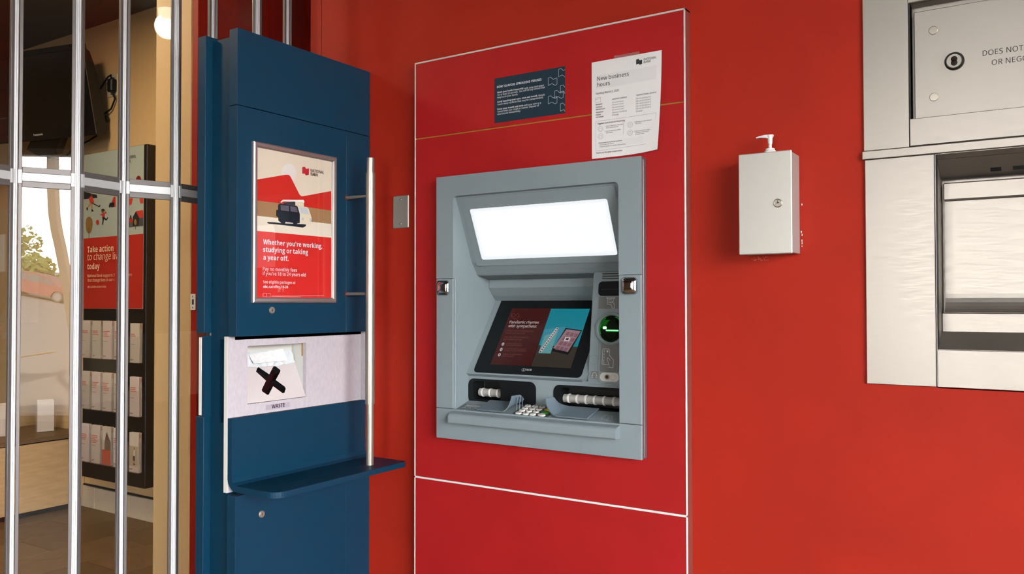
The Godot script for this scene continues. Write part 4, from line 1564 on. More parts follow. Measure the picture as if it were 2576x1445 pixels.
	up2.call([[-1.0745, 1.2475], [-1.0605, 1.233], [-1.0605, 1.2115], [-1.0735, 1.2115], [-1.0745, 1.2215], [-1.0815, 1.2355], [-1.0785, 1.2395], [-1.0705, 1.232]], 0.0012)
	for y in [1.258, 1.249, 1.24, 1.231, 1.2245]:
		up2.call([[-1.091, y - 0.002], [-1.091, y + 0.002]], 0.0014)
	g.prism(rounded(-1.0835, v.call(1.2545), -1.0785, v.call(1.2605), 0.0012, 2), 0.0004, frame_at(f * Vector3(0, 0, 0.0022), Vector3.RIGHT, cv))
	part(card, "card_pictogram", g, M.pictogram)
	# headphone label and jack plate
	s = Shape.new()
	s.prism(rounded(-1.1325, v.call(1.1765), -1.1075, v.call(1.1985), 0.001, 2), 0.0005, f)
	var hp := part(col, "headphone_label", s, M.atm_label)
	g = Shape.new()
	var arc := []
	for k in 13:
		var a := PI * k / 12
		arc.append(f * Vector3(-1.12 + 0.0068 * cos(a), v.call(1.1875) + 0.0075 * sin(a), 0.001))
	g.stroke(arc, cn, 0.0011)
	for sx in [-1, 1]:
		var r := []
		for p in [[0.0052, 1.1795], [0.0088, 1.1795], [0.0088, 1.1865], [0.0052, 1.1865]]:
			r.append(f * Vector3(-1.12 + sx * p[0], v.call(p[1]), 0.001))
		g.stroke(r, cn, 0.0009, true)
	part(hp, "headphone_pictogram", g, M.pictogram)
	s = Shape.new()
	s.prism(rounded(-1.1015, v.call(1.1705), -1.0395, v.call(1.1965), 0.0125), 0.003, f, 0.001)
	var jack := part(col, "jack_plate", s, M.key_white)
	s = Shape.new()
	s.lathe([[0.0075, 0.003], [0.0075, 0.0055], [0.0045, 0.0055], [0.004, 0.0035]], Transform3D(Basis(Vector3.RIGHT, cn, -cv), f * Vector3(-1.0775, v.call(1.1838), 0)), 20)
	part(jack, "jack_socket", s, M.satin_steel)
	s = Shape.new()
	s.prism(disc(-1.0775, v.call(1.1838), 0.0035, 0.0042, 12), 0.0005, frame_at(f * Vector3(0, 0, 0.0036), Vector3.RIGHT, cv))
	part(jack, "jack_hole", s, M.deep_black)
	s = Shape.new()
	s.prism(disc(-1.058, v.call(1.1835), 0.008, 0.0085, 20), 0.0022, frame_at(f * Vector3(0, 0, 0.003), Vector3.RIGHT, cv), 0.0015)
	part(jack, "volume_button", s, M.key_white)


# everything below the screen: note slots, shelf, keypad with its two shields
func build_cash_tray(t: Node3D) -> void:
	var s := Shape.new()
	s.pierced(Vector3(-1.574, 1.06, -0.075), Vector3(-1.0005, 1.168, -0.0085), [Rect2(-1.557, 1.088, 0.112, 0.064), Rect2(-1.238, 1.086, 0.24, 0.062)])
	part(t, "lower_panel", s, M.atm_grey)
	var ident := Transform3D(Basis.IDENTITY, Vector3(0, 0, -0.0085))
	var bays := [
		{"o": rounded(-1.574, 1.076, -1.319, 1.157, 0.022), "i": rounded(-1.5545, 1.0905, -1.449, 1.1495, 0.009), "x0": -1.5455, "x1": -1.4475, "ribs": [-1.5325, -1.5035, -1.474]},
		{"o": rounded(-1.2575, 1.071, -0.985, 1.1535, 0.022), "i": rounded(-1.2355, 1.087, -0.99, 1.1455, 0.012), "x0": -1.2335, "x1": -1.0015, "ribs": [-1.2165, -1.1875, -1.158, -1.129, -1.0985, -1.0665]},
	]
	for b in bays:
		s = Shape.new()
		s.ring(b.o, b.i, -0.06, 0.0014, ident)
		var bay := part(t, "slot_bay", s, M.black_plastic)
		s = Shape.new()
		s.box(Vector3(b.x0 - 0.012, 1.084, -0.078), Vector3(b.x1 + 0.008, 1.155, -0.074))
		part(bay, "slot_back", s, M.deep_black)
		s = Shape.new()
		var turn := Transform3D(Basis(Vector3.UP, Vector3.RIGHT, Vector3.FORWARD), Vector3(0, 1.1115, -0.034))
		s.lathe([[0.0, b.x0], [0.0125, b.x0], [0.0125, b.x1], [0.0, b.x1]], turn, 24)
		part(bay, "slot_roller", s, M.belt_grey)
		for x in b.ribs:
			s = Shape.new()
			s.lathe([[0.0120, x - 0.0036], [0.0138, x - 0.0028], [0.0142, x], [0.0138, x + 0.0028], [0.0120, x + 0.0036]], turn, 24)
			part(bay, "roller_rib", s, M.white_plastic)
	# shelf
	s = Shape.new()
	var prof := [[-0.0073, 1.0852], [0.082, 1.0590]]
	for k in 7:
		var a := 0.5 * PI - 0.5 * PI * k / 6
		prof.append([0.0875 + 0.015 * cos(a), 1.0425 + 0.015 * sin(a)])
	for k in 4:
		var a := -0.5 * PI * k / 3
		prof.append([0.0985 + 0.004 * cos(a), 1.0295 + 0.004 * sin(a)])
	prof.append_array([[-0.075, 1.0255], [-0.075, 1.0852]])
	s.along_x(prof, -1.5722, -0.9985)
	part(t, "shelf", s, M.atm_grey)
	# keypad
	var up := Vector3(0, 0.2755, -0.9613)
	var n := Vector3.RIGHT.cross(up)
	var o := Vector3(0, 1.0852, -0.0073)
	var f := frame_at(o, Vector3.RIGHT, up)
	var sl := func(z: float) -> float: return -(z + 0.0073) / 0.9613
	s = Shape.new()
	s.prism(rounded(-1.359, sl.call(0.0695), -1.236, sl.call(-0.0025), 0.002, 2), 0.0012, f, 0.0006)
	var pad := part(t, "keypad", s, mat("keypad_grey", Color(0.24, 0.255, 0.26), 0.45))
	var xs := [-1.339, -1.3137, -1.289, -1.2585]
	var zs := [0.0055, 0.022, 0.0395, 0.0592]
	var faces := ["1", "2", "3", "", "4", "5", "6", "", "7", "8", "9", "", "", "0", "", ""]
	var digits := ink()
	for j in 4:
		for i in 4:
			s = Shape.new()
			var big := 1.25 if i == 3 else 1.0
			s.prism(disc(xs[i], sl.call(zs[j]), 0.0102 * big, 0.0082, 18), 0.0045, frame_at(o + n * 0.001, Vector3.RIGHT, up), 0.0012)
			var m: Material = M.key_white
			if i == 3:
				m = [mat("key_red", Color(0.6, 0.1, 0.08), 0.35), M.key_yellow, M.key_green, M.key_white][j]
			part(pad, "key", s, m)
			if faces[4 * j + i]:
				write(digits, faces[4 * j + i], 1, f * Vector3(xs[i] - 0.0026, sl.call(zs[j]) - 0.0036, 0.0056), Vector3.RIGHT, up, 0.0052)
	lettering(pad, "digits", digits, M.ink)
	# shields either side of the keypad
	var wing := func(outer: float, bend: float, top: float) -> Callable:
		return func(u: float, w: float) -> Vector3:
			var back := 0.0
			var x: float
			var h := 0.0
			if u < 0.55:
				x = lerpf(outer, bend, u / 0.55)
			else:
				var k := (u - 0.55) / 0.45
				x = lerpf(bend, top, 1.0 - pow(1.0 - k, 1.6))
				h = pow(k, 1.7)
			var z := lerpf(-0.006 + back, 0.0675, w)
			var ground := 1.0852 - (z + 0.0073) * 0.2866 + 0.0045
			# the upright ends lower at the back, square at the front
			var crest := lerpf(1.104, 1.1185, smoothstep(0.0, 0.35, w))
			return Vector3(x, lerpf(ground, crest, h), z - 0.006 * h * w)
	s = Shape.new()
	s.sheet(wing.call(-1.4875, -1.392, -1.3605), 16, 10, 0.0035)
	var l := part(t, "keypad_shield", s, M.shield_grey)
	s = Shape.new()
	for z in [0.008, 0.024, 0.04]:
		s.sheet(func(u: float, w: float) -> Vector3: return Vector3(lerpf(-1.3585, -1.3535 - 0.0025 * w, u), lerpf(1.112, 1.074, w), z + 0.0025 * u), 2, 6, 0.0015)
	part(l, "shield_rib", s, M.shield_grey)
	s = Shape.new()
	var rw: Callable = wing.call(-1.1035, -1.2, -1.2455)
	s.sheet(func(u: float, w: float) -> Vector3: return rw.call(1.0 - u, w), 16, 10, 0.0035)
	part(t, "keypad_shield", s, M.shield_grey)
	# pictogram labels on the shelf
	s = Shape.new()
	s.prism(PackedVector2Array([Vector2(-1.568, sl.call(0.06)), Vector2(-1.4885, sl.call(0.056)), Vector2(-1.4875, sl.call(0.0165)), Vector2(-1.5645, sl.call(0.0185))]), 0.0005, f)
	var lab := part(t, "deposit_label", s, M.atm_dark_grey)
	var g := Shape.new()
	var ln := func(g_: Shape, pts: Array, w: float, closed := false) -> void:
		var q := []
		for p in pts:
			q.append(f * Vector3(p[0], sl.call(p[1]), 0.0009))
		g_.stroke(q, n, w, closed)
	for e in [[-1.552, -1.5265], [-1.522, -1.498]]:
		ln.call(g, [[e[0], 0.04], [e[1], 0.04], [e[1], 0.025], [e[0], 0.025]], 0.0016, true)
		ln.call(g, [[e[0] + 0.004, 0.0325], [e[1] - 0.004, 0.0325]], 0.005)
	for x in [-1.556, -1.536, -1.513]:
		ln.call(g, [[x, 0.05], [x + 0.008, 0.046], [x + 0.013, 0.05]], 0.0022)
	part(lab, "deposit_pictogram", g, M.pictogram)
	g = Shape.new()
	ln.call(g, [[-1.072, 0.0205], [-1.0405, 0.0235]], 0.0012)
	ln.call(g, [[-1.069, 0.0215], [-1.071, 0.047], [-1.054, 0.047], [-1.0475, 0.0535], [-1.038, 0.0525], [-1.036, 0.043], [-1.042, 0.032], [-1.048, 0.0345], [-1.057, 0.031]], 0.0011)
	ln.call(g, [[-1.0455, 0.024], [-1.045, 0.031]], 0.0011)
	ln.call(g, [[-1.0525, 0.0375], [-1.0475, 0.045]], 0.001)
	part(t, "cash_pictogram", g, M.pictogram)


const CX := -1.9926  # face of the blue waste station


func build_waste_station() -> void:
	var zn := 0.566
	var xi := -2.0301
	var t := thing("waste_station", "tall dark blue waste station with white band, waste slot and shelf", "waste station", Vector3(-2.085, 0, 0.28))
	var s := Shape.new()
	# core, set back at the near end
	s.box(Vector3(-2.1395, 0, 0.002), Vector3(-2.0446, 1.04, 0.541))
	s.box(Vector3(-2.1395, 1.04, 0.002), Vector3(-2.099, 1.29, 0.541))
	s.box(Vector3(-2.1395, 1.29, 0.002), Vector3(xi, 2.2, 0.541))
	part(t, "core", s, M.blue_laminate)
	# front skins
	var skins := [["header_panel", 1.9835, 2.2099, 0.003, zn], ["upper_door", 1.301, 1.9815, 0.1185, zn], ["upper_fixed_strip", 1.301, 1.9815, 0.003, 0.1173], ["lower_door", 0.02, 0.836, 0.1185, zn], ["lower_fixed_strip", 0.02, 0.836, 0.003, 0.1173]]
	for e in skins:
		s = Shape.new()
		s.box(Vector3(xi, e[1], e[3]), Vector3(CX, e[2], e[4]), 0.0006)
		part(t, e[0], s, M.blue_laminate)
	# back skins
	for e in [["back_upper_panel", 1.3085, 2.213], ["back_lower_panel", 0.02, 1.0565]]:
		s = Shape.new()
		s.box(Vector3(-2.178, e[1], 0.003), Vector3(-2.1405, e[2], zn), 0.0015)
		part(t, e[0], s, M.blue_laminate)
	s = Shape.new()
	s.box(Vector3(-2.1655, 1.0605, 0.003), Vector3(-2.152, 1.2955, zn), 0.001)
	part(t, "back_band", s, M.white_edge, "white board edge")
	s = Shape.new()
	s.box(Vector3(-2.152, 1.0565, 0.003), Vector3(-2.1395, 1.3, zn - 0.001))
	part(t, "back_liner", s, M.blue_laminate)
	# white band with the waste opening: boxes round the hole, drawn along z
	var zr := 0.2606
	var zl := 0.4942
	var yb := 1.0945
	var yt := 1.2697
	s = Shape.new()
	for r in [[0.003, 0.842, zn, yb], [0.003, yt, zn, 1.3005], [0.003, yb, zr, yt], [zl, yb, zn, yt]]:
		s.box(Vector3(-2.0446, r[1], r[0]), Vector3(xi, r[3], r[2]))
	var band := part(t, "white_band", s, M.white_fibre_laminate, "mottled white board")
	s = Shape.new()
	s.box(Vector3(-2.0450, 0.842, zn), Vector3(xi + 0.0002, 1.3005, zn + 0.0012))
	part(band, "edge_strip", s, M.white_edge)
	s = Shape.new()
	s.box(Vector3(xi, 1.061, 0.001), Vector3(-2.0, 1.3005, 0.006))
	part(t, "end_filler", s, M.white_fibre_laminate)
	# waste recess: sloping plate with a cross-shaped opening, pale sides
	var foot := Vector3(-2.0313, 1.0959, 0)
	var pu := Vector3(-0.0579, 0.121, 0).normalized()
	var f := frame_at(foot, Vector3(0, 0, -1), pu)  # local x is -z
	var cross := PackedVector2Array()
	for p in [[0.4256, 0.0998], [0.4190, 0.1090], [0.4116, 0.1142], [0.3784, 0.0871], [0.3530, 0.1120], [0.3450, 0.1130], [0.3297, 0.0984], [0.3310, 0.0935], [0.3600, 0.0663], [0.3320, 0.0400], [0.3315, 0.0330], [0.3420, 0.0205], [0.3500, 0.0205], [0.3777, 0.0467], [0.4040, 0.0210], [0.4110, 0.0210], [0.4250, 0.0330], [0.4255, 0.0390], [0.3984, 0.0670]]:
		cross.append(Vector2(-p[0], p[1]))
	if Geometry2D.is_polygon_clockwise(cross):
		cross.reverse()
	var plate := Shape.new()
	var outer := PackedVector2Array([Vector2(-zl, 0.0), Vector2(-zr, 0.0), Vector2(-zr, 0.135), Vector2(-zl, 0.135)])
	# cut the plate into pieces round the cross and triangulate each
	for half in [PackedVector2Array([Vector2(-zl, 0), Vector2(-0.378, 0), Vector2(-0.378, 0.135), Vector2(-zl, 0.135)]), PackedVector2Array([Vector2(-0.378, 0), Vector2(-zr, 0), Vector2(-zr, 0.135), Vector2(-0.378, 0.135)])]:
		for piece in Geometry2D.clip_polygons(half, cross):
			var ring := []
			for q in piece:
				ring.append(f * Vector3(q.x, q.y, 0))
			plate.patch(ring, f.basis.z)
	var wp := part(t, "waste_plate", plate, M.waste_plate, "pale sloping plate with a cross-shaped hole")
	var throat := Shape.new()
	for k in cross.size():
		var a := cross[k]
		var b := cross[(k + 1) % cross.size()]
		throat.quad(f * Vector3(a.x, a.y, 0), f * Vector3(b.x, b.y, 0), f * Vector3(b.x, b.y, -0.02), f * Vector3(a.x, a.y, -0.02))
	part(wp, "waste_throat", throat, M.black_plastic)
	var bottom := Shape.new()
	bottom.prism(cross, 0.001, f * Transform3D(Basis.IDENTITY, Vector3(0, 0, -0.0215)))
	part(wp, "waste_hole_back", bottom, mat("red_reflection_tone", Color(0.10, 0.025, 0.03), 0.25))  # glossy black back of the hole, painted dark red for its reflection
	s = Shape.new()
	# recess sides, top and back
	var xb := -2.0447
	s.quad(Vector3(xb, yb, zr), Vector3(xb, yt, zr), Vector3(-2.098, yt, zr), Vector3(-2.098, yb, zr))
	s.quad(Vector3(xb, yt, zl), Vector3(xb, yb, zl), Vector3(-2.098, yb, zl), Vector3(-2.098, yt, zl))
	s.quad(Vector3(xb, yt, zl), Vector3(-2.098, yt, zl), Vector3(-2.098, yt, zr), Vector3(xb, yt, zr))
	s.quad(Vector3(-2.0975, yb, zl), Vector3(-2.0975, yb, zr), Vector3(-2.0975, yt, zr), Vector3(-2.0975, yt, zl))
	part(t, "waste_recess", s, M.white_edge)
	s = Shape.new()
	s.box(Vector3(-2.0500, 1.2265, zr), Vector3(-2.0450, 1.2695, zr + 0.0012))
	part(t, "raw_edge", s, M.raw_board, "strip of raw brown board")
	# WASTE label
	s = Shape.new()
	s.box(Vector3(xi, 1.069, 0.3305), Vector3(xi + 0.0012, 1.0845, 0.4235))
	var lb := part(t, "waste_label", s, mat("label_lilac", Color(0.70, 0.66, 0.70), 0.4))
	var st := ink()
	write(st, "WASTE", 1, Vector3(xi + 0.0012, 1.0722, 0.4023), Vector3(0, 0, -1), Vector3.UP, 0.052, 1.0)
	lettering(lb, "lettering", st, M.ink)
	# locks
	for e in [[1.3775, 0.4361], [0.7661, 0.4721]]:
		var turn := Transform3D(Basis(Vector3(0, 0, -1), Vector3.RIGHT, Vector3.DOWN), Vector3(CX, e[0], e[1]))
		s = Shape.new()
		s.lathe([[0.0105, 0.0], [0.0105, 0.004], [0.009, 0.0055], [0.0075, 0.0058], [0.007, 0.0045], [0.0, 0.0045]], turn, 24)
		var lk := part(t, "lock", s, M.satin_steel)
		s = Shape.new()
		s.box(Vector3(CX + 0.0044, e[0] - 0.0035, e[1] - 0.001), Vector3(CX + 0.0049, e[0] + 0.0035, e[1] + 0.001))
		part(lk, "keyhole", s, M.deep_black)
	# L-shaped shelf: upright sheet that bends forward
	var top := 0.866
	var th := 0.0175
	s = Shape.new()
	var xo := -1.823
	var pts := [[xi, 1.0605], [xi, top + 0.016], [xi + 0.003, top + 0.004], [xi + 0.011, top - 0.006], [xi + 0.026, top - th], [-1.9, top - th], [-1.9, top], [xi + 0.033, top], [xi + 0.023, top + 0.007], [xi + 0.0185, top + 0.02], [xi + 0.0181, 1.0605]]
	var poly := PackedVector2Array()
	for p in pts:
		poly.append(Vector2(p[0], p[1]))
	s.prism(poly, zn - 0.004, Transform3D(Basis.IDENTITY, Vector3(0, 0, 0.003)))
	# front of the shelf with its rounded near corner, seen from above (x, -z)
	var plan := PackedVector2Array([Vector2(-1.9, -0.003), Vector2(xo - 0.008, -0.003), Vector2(xo, -0.011)])
	var r := 0.04
	for k in 9:
		var a := -0.5 * PI * k / 8
		plan.append(Vector2(xo - r + r * cos(a), -(zn - 0.001 - r) + r * sin(a)))
	plan.append(Vector2(-1.9, -(zn - 0.001)))
	s.prism(plan, th, Transform3D(Basis(Vector3.RIGHT, Vector3(0, 0, -1), Vector3.UP), Vector3(0, top - th, 0)), 0.001)
	part(t, "shelf", s, M.blue_laminate)
	# upright pull bar on two stand-offs
	var bx := -1.885
	var bz := 0.1155
	s = Shape.new()
	var at := Transform3D(Basis.IDENTITY, Vector3(bx, 0, bz))
	s.lathe([[0.0, top], [0.0125, top], [0.0125, 1.0655], [0.0158, 1.0660], [0.0158, 1.8300], [0.0132, 1.8305], [0.0132, 1.8790], [0.0115, 1.8808], [0.0, 1.8808]], at, 32)
	var bar := part(t, "pull_bar", s, M.satin_steel)
	for y in [1.755, 1.4297]:
		s = Shape.new()
		s.tube([Vector3(CX, y, bz), Vector3(bx - 0.012, y, bz)], 0.0055, 14)
		part(bar, "stand_off", s, M.satin_steel)
		s = Shape.new()
		s.lathe([[0.0095, 0.0], [0.0095, 0.0015], [0.0, 0.0015]], Transform3D(Basis(Vector3(0, 0, -1), Vector3.RIGHT, Vector3.DOWN), Vector3(CX, y, bz)), 18)
		part(bar, "washer", s, mat("copper_washer", Color(0.5, 0.25, 0.2), 0.35, 0.8))

	# what lies in the waste slot
	var bag := Shape.new()
	rng.seed = 21
	var fn := FastNoiseLite.new()
	fn.seed = 4
	fn.frequency = 14.0
	bag.sheet(func(u: float, v: float) -> Vector3:
		var z := lerpf(zl - 0.004, zr + 0.006, u)
		var sag := 0.006 * fn.get_noise_2d(z * 3.0, v * 0.12)
		return Vector3(lerpf(-2.073, -2.094, v) + sag, lerpf(1.205, 1.2455, v) + 0.004 * fn.get_noise_2d(z * 2.0, 3.0 + v * 0.1) - 0.006 * sin(u * 3.1) * (1.0 - v), z), 40, 10, 0.0006)
	solo("bin_liner", bag, M.bag_white, "crumpled pale plastic liner behind the waste plate", "bin liner")
	var pap := Shape.new()
	pap.sheet(func(u: float, v: float) -> Vector3:
		var z := lerpf(0.443, 0.305, u)
		var crease := 0.004 * fn.get_noise_2d(z * 5.0 + 9.0, v * 0.3)
		return Vector3(lerpf(-2.066, -2.088, v) + crease, lerpf(1.214, 1.252 - 0.012 * (1.0 - u), v) + 0.004 * fn.get_noise_2d(u * 0.4 + 2.0, 1.0), z), 24, 8, 0.0006)
	solo("waste_paper", pap, M.paper, "crumpled white paper lying in the waste slot", "paper")


func build_poster() -> void:
	var t := thing("poster_frame", "silver framed poster of a van below red hills on the blue waste station", "poster", Vector3(CX, 1.4, 0.343))
	var x0 := CX + 0.0002
	var x1 := CX + 0.0125
	var zl := 0.514
	var zr := 0.1722
	var y0 := 1.4004
	var y1 := 1.883
	var w := 0.0165
	# four mitred rails with a rounded nose
	var sec := [[0.0, 0.0], [0.0, x1 - x0 - 0.003], [0.004, x1 - x0], [w - 0.004, x1 - x0 - 0.001], [w, x1 - x0 - 0.006], [w, 0.0]]
	var corner := func(i: int, d: float) -> Vector2:
		return [Vector2(zl - d, y0 + d), Vector2(zr + d, y0 + d), Vector2(zr + d, y1 - d), Vector2(zl - d, y1 - d)][i]
	for i in 4:
		var s := Shape.new()
		var j: int = (i + 1) % 4
		for k in sec.size():
			var a: Array = sec[k]
			var b: Array = sec[(k + 1) % sec.size()]
			var p := []
			for e in [[i, a], [j, a], [j, b], [i, b]]:
				var c: Vector2 = corner.call(e[0], e[1][0])
				p.append(Vector3(x0 + e[1][1], c.y, c.x))
			s.quad(p[0], p[1], p[2], p[3])
		part(t, "frame_rail", s, M.frame_silver)
	var back := Shape.new()
	back.box(Vector3(x0, y0 + 0.01, zr + 0.01), Vector3(x0 + 0.005, y1 - 0.01, zl - 0.01))
	part(t, "backing", back, M.white_edge)
	var px := x0 + 0.0055
	var art := Shape.new()
	var layer := 0
	for r in POSTER_ART:
		layer += 1
		art.tint(paint(r[0]))
		var ring := []
		for k in range(0, r[1].size(), 2):
			ring.append(Vector3(px + layer * 0.00008, clampf(r[1][k + 1], y0 + 0.0125, y1 - 0.0125), clampf(r[1][k], zr + 0.0125, zl - 0.0125)))
		art.patch(ring, Vector3.RIGHT)
	var pic := part(t, "poster_print", art, M.print)
	var white := ink()
	var dark := ink()
	for r in POSTER_TEXT:
		write(dark if r[4] == 4 else white, r[0], 1 if r[4] == 1 else 0, Vector3(px + 0.0018, r[2], r[1]), Vector3(0, 0, -1), Vector3.UP, r[3])
	lettering(pic, "lettering", white, M.ink_white)
	lettering(pic, "name_lettering", dark, M.ink)
	var ln := Shape.new()
	for r in POSTER_LINES:
		var a: Array = r[1]
		if r == POSTER_LINES[3] or r == POSTER_LINES[4]:
			ln.stroke([Vector3(px + 0.0018, a[1], a[0]), Vector3(px + 0.0018, a[1], a[2]), Vector3(px + 0.0018, a[3], a[2]), Vector3(px + 0.0018, a[3], a[0])], Vector3.RIGHT, 0.0005, true)
		else:
			ln.stroke([Vector3(px + 0.0018, a[1], a[0]), Vector3(px + 0.0018, a[3], a[2])], Vector3.RIGHT, 0.0006)
	part(pic, "fine_print", ln, M.ink_white)
	var g := Shape.new()
	g.box(Vector3(px + 0.0024, y0 + 0.01, zr + 0.01), Vector3(px + 0.0032, y1 - 0.01, zl - 0.01))
	part(t, "cover_sheet", g, M.poster_cover)


func build_dispenser() -> void:
	var t := thing("hand_gel_dispenser", "brushed steel hand gel box with a white pump on the red wall", "dispenser", Vector3(-0.595, 1.5195, 0.04))
	var s := Shape.new()
	s.box(Vector3(-0.6585, 1.5225, 0.0005), Vector3(-0.5305, 1.7715, 0.077), 0.001)
	part(t, "case", s, M.dispenser_steel)
	s = Shape.new()
	s.box(Vector3(-0.6605, 1.5198, 0.0775), Vector3(-0.5285, 1.7745, 0.0835), 0.002)
	part(t, "door", s, M.dispenser_steel)
	var turn := Transform3D(Basis(Vector3.RIGHT, Vector3.BACK, Vector3.DOWN), Vector3(-0.562, 1.645, 0.0835))
	s = Shape.new()
	s.lathe([[0.011, 0.0], [0.011, 0.002], [0.0095, 0.0032], [0.0085, 0.0022], [0.0, 0.0022]], turn, 24)
	var lk := part(t, "lock", s, M.satin_steel)
	s = Shape.new()
	s.box(Vector3(-0.5655, 1.6445, 0.0856), Vector3(-0.5585, 1.6463, 0.0862))
	s.box(Vector3(-0.5627, 1.6455, 0.0856), Vector3(-0.5613, 1.652, 0.0862))
	part(lk, "keyhole", s, M.deep_black)
	# pump
	var o := Vector3(-0.591, 0, 0.045)
	var at := Transform3D(Basis.IDENTITY, o)
	s = Shape.new()
	s.lathe([[0.0, 1.769], [0.0152, 1.769], [0.0152, 1.7805], [0.0135, 1.7835], [0.0115, 1.7845], [0.0115, 1.7885], [0.0095, 1.7895], [0.0, 1.7895]], at, 24)
	var neck := part(t, "pump_collar", s, M.white_plastic)
	s = Shape.new()
	s.lathe([[0.0042, 1.789], [0.0042, 1.7995], [0.0055, 1.801], [0.0062, 1.815], [0.0075, 1.8215], [0.0075, 1.8235], [0.0, 1.824]], at, 20)
	# spout to the left, flat and slightly drooping
	var tip := PackedVector2Array([Vector2(0.0085, 1.8235), Vector2(-0.012, 1.8245), Vector2(-0.026, 1.8225), Vector2(-0.034, 1.8205), Vector2(-0.0335, 1.8175), Vector2(-0.024, 1.8185), Vector2(-0.012, 1.817), Vector2(-0.004, 1.8145), Vector2(0.006, 1.817)])
	s.prism(tip, 0.011, Transform3D(Basis.IDENTITY, o + Vector3(0, 0, -0.0055)))
	part(neck, "pump_head", s, M.white_plastic)


func build_night_deposit() -> void:
	var z := 0.007
	var t := thing("night_deposit", "brushed steel night deposit hatch in the red wall with engraved lettering", "deposit hatch", Vector3(0.05, 1.2, 0))
	var s := Shape.new()
	s.box(Vector3(-0.3765, 1.766, -0.001), Vector3(-0.2765, 2.35, z), 0.0012)
	part(t, "upper_jamb", s, M.brushed_steel)
	s = Shape.new()
	s.box(Vector3(-0.3745, 1.203, -0.001), Vector3(-0.2245, 1.7445, z), 0.0012)
	part(t, "lower_jamb", s, M.brushed_steel)
	s = Shape.new()
	s.box(Vector3(-0.3795, 1.7448, -0.001), Vector3(0.48, 1.7655, z + 0.005), 0.0015)
	part(t, "ledge", s, M.brushed_steel)
	s = Shape.new()
	s.box(Vector3(-0.2745, 1.768, -0.005), Vector3(0.40, 1.8325, z), 0.0012)
	part(t, "door_sill", s, M.brushed_steel)
	s = Shape.new()
	s.box(Vector3(0.40, 1.203, -0.001), Vector3(0.48, 2.35, z), 0.0012)
	part(t, "far_jamb", s, M.brushed_steel)
	s = Shape.new()
	s.box(Vector3(-0.2765, 2.108, -0.001), Vector3(0.40, 2.35, z), 0.0012)
	part(t, "head_plate", s, M.brushed_steel)
	# dark joints between the plates
	s = Shape.new()
	s.box(Vector3(-0.226, 1.204, -0.03), Vector3(-0.2205, 1.744, 0.003))
	s.box(Vector3(-0.279, 1.767, -0.03), Vector3(-0.2725, 2.34, 0.0035))
	s.box(Vector3(-0.279, 1.764, -0.005), Vector3(0.40, 1.7695, 0.004))
	part(t, "dark_joint", s, M.deep_black)
	# dark reveal round the upper door
	s = Shape.new()
	s.box(Vector3(-0.2745, 1.768, -0.045), Vector3(0.385, 2.1125, -0.04))
	s.box(Vector3(-0.2755, 1.768, -0.045), Vector3(-0.2725, 2.1125, -0.004))
	s.box(Vector3(-0.2745, 2.108, -0.045), Vector3(0.385, 2.1125, -0.004))
	part(t, "reveal", s, M.brushed_steel)
	s = Shape.new()
	s.box(Vector3(-0.2655, 1.83, -0.03), Vector3(0.37, 2.0895, -0.011), 0.0015)
	var door := part(t, "upper_door", s, M.brushed_steel)
	for y in [2.039, 1.8815]:
		s = Shape.new()
		s.lathe([[0.0098, 0.0], [0.0098, 0.0022], [0.0088, 0.003], [0.0, 0.0032]], Transform3D(Basis(Vector3.RIGHT, Vector3.BACK, Vector3.DOWN), Vector3(-0.2243, y, -0.011)), 24)
		part(door, "stud", s, M.satin_steel)
	var turn := Transform3D(Basis(Vector3.RIGHT, Vector3.BACK, Vector3.DOWN), Vector3(-0.181, 1.9585, -0.011))
	s = Shape.new()
	s.lathe([[0.0205, 0.0], [0.0205, 0.007], [0.0185, 0.0105], [0.0165, 0.0105], [0.0155, 0.008]], turn, 32)
	var lk := part(door, "lock_collar", s, mat("blackened_steel", Color(0.16, 0.155, 0.15), 0.35, 0.8))
	s = Shape.new()
	s.lathe([[0.0158, 0.007], [0.0158, 0.0085], [0.0, 0.0085]], turn, 32)
	part(t, "lock_face", s, M.dull_steel)
	s = Shape.new()
	s.prism(disc(-0.181, 1.9625, 0.0068, 0.0068, 20), 0.0008, Transform3D(Basis.IDENTITY, Vector3(0, 0, -0.0026)))
	s.prism(disc(-0.181, 1.9535, 0.0068, 0.0068, 20), 0.0008, Transform3D(Basis.IDENTITY, Vector3(0, 0, -0.0026)))
	part(t, "lock_core", s, M.chrome)
	s = Shape.new()
	s.box(Vector3(-0.1822, 1.9485, -0.0019), Vector3(-0.1798, 1.9545, -0.0012))
	part(t, "keyhole", s, M.deep_black)
	var st := ink()
	write(st, "DOES NOT", 0, Vector3(-0.124, 1.9620, -0.0110), Vector3.RIGHT, Vector3.UP, 0.079)
	write(st, "OR NEGO", 0, Vector3(-0.1063, 1.9382, -0.0110), Vector3.RIGHT, Vector3.UP, 0.070)
	lettering(door, "engraved_lettering", st, M.ink)
	# lower recess
	var xl := -0.2225
	var xr := 0.335
	s = Shape.new()
	s.box(Vector3(xl, 1.205, -0.14), Vector3(xl + 0.001, 1.744, 0.004))
	s.box(Vector3(xr - 0.001, 1.205, -0.14), Vector3(xr, 1.744, 0.004))
	s.box(Vector3(xl, 1.205, -0.142), Vector3(xr, 1.744, -0.14))
	s.along_x([[0.004, 1.7435], [-0.026, 1.736], [-0.026, 1.7445], [0.004, 1.7445]], xl, xr)
	part(t, "recess", s, M.brushed_steel)
	s = Shape.new()
	s.along_x([[-0.027, 1.7355], [-0.105, 1.6995], [-0.108, 1.7005], [-0.030, 1.7375]], xl + 0.002, xr - 0.002)
	var sof := part(t, "slotted_soffit", s, M.brushed_steel)
	var sv := Vector3(0, 0.036, 0.078).normalized()
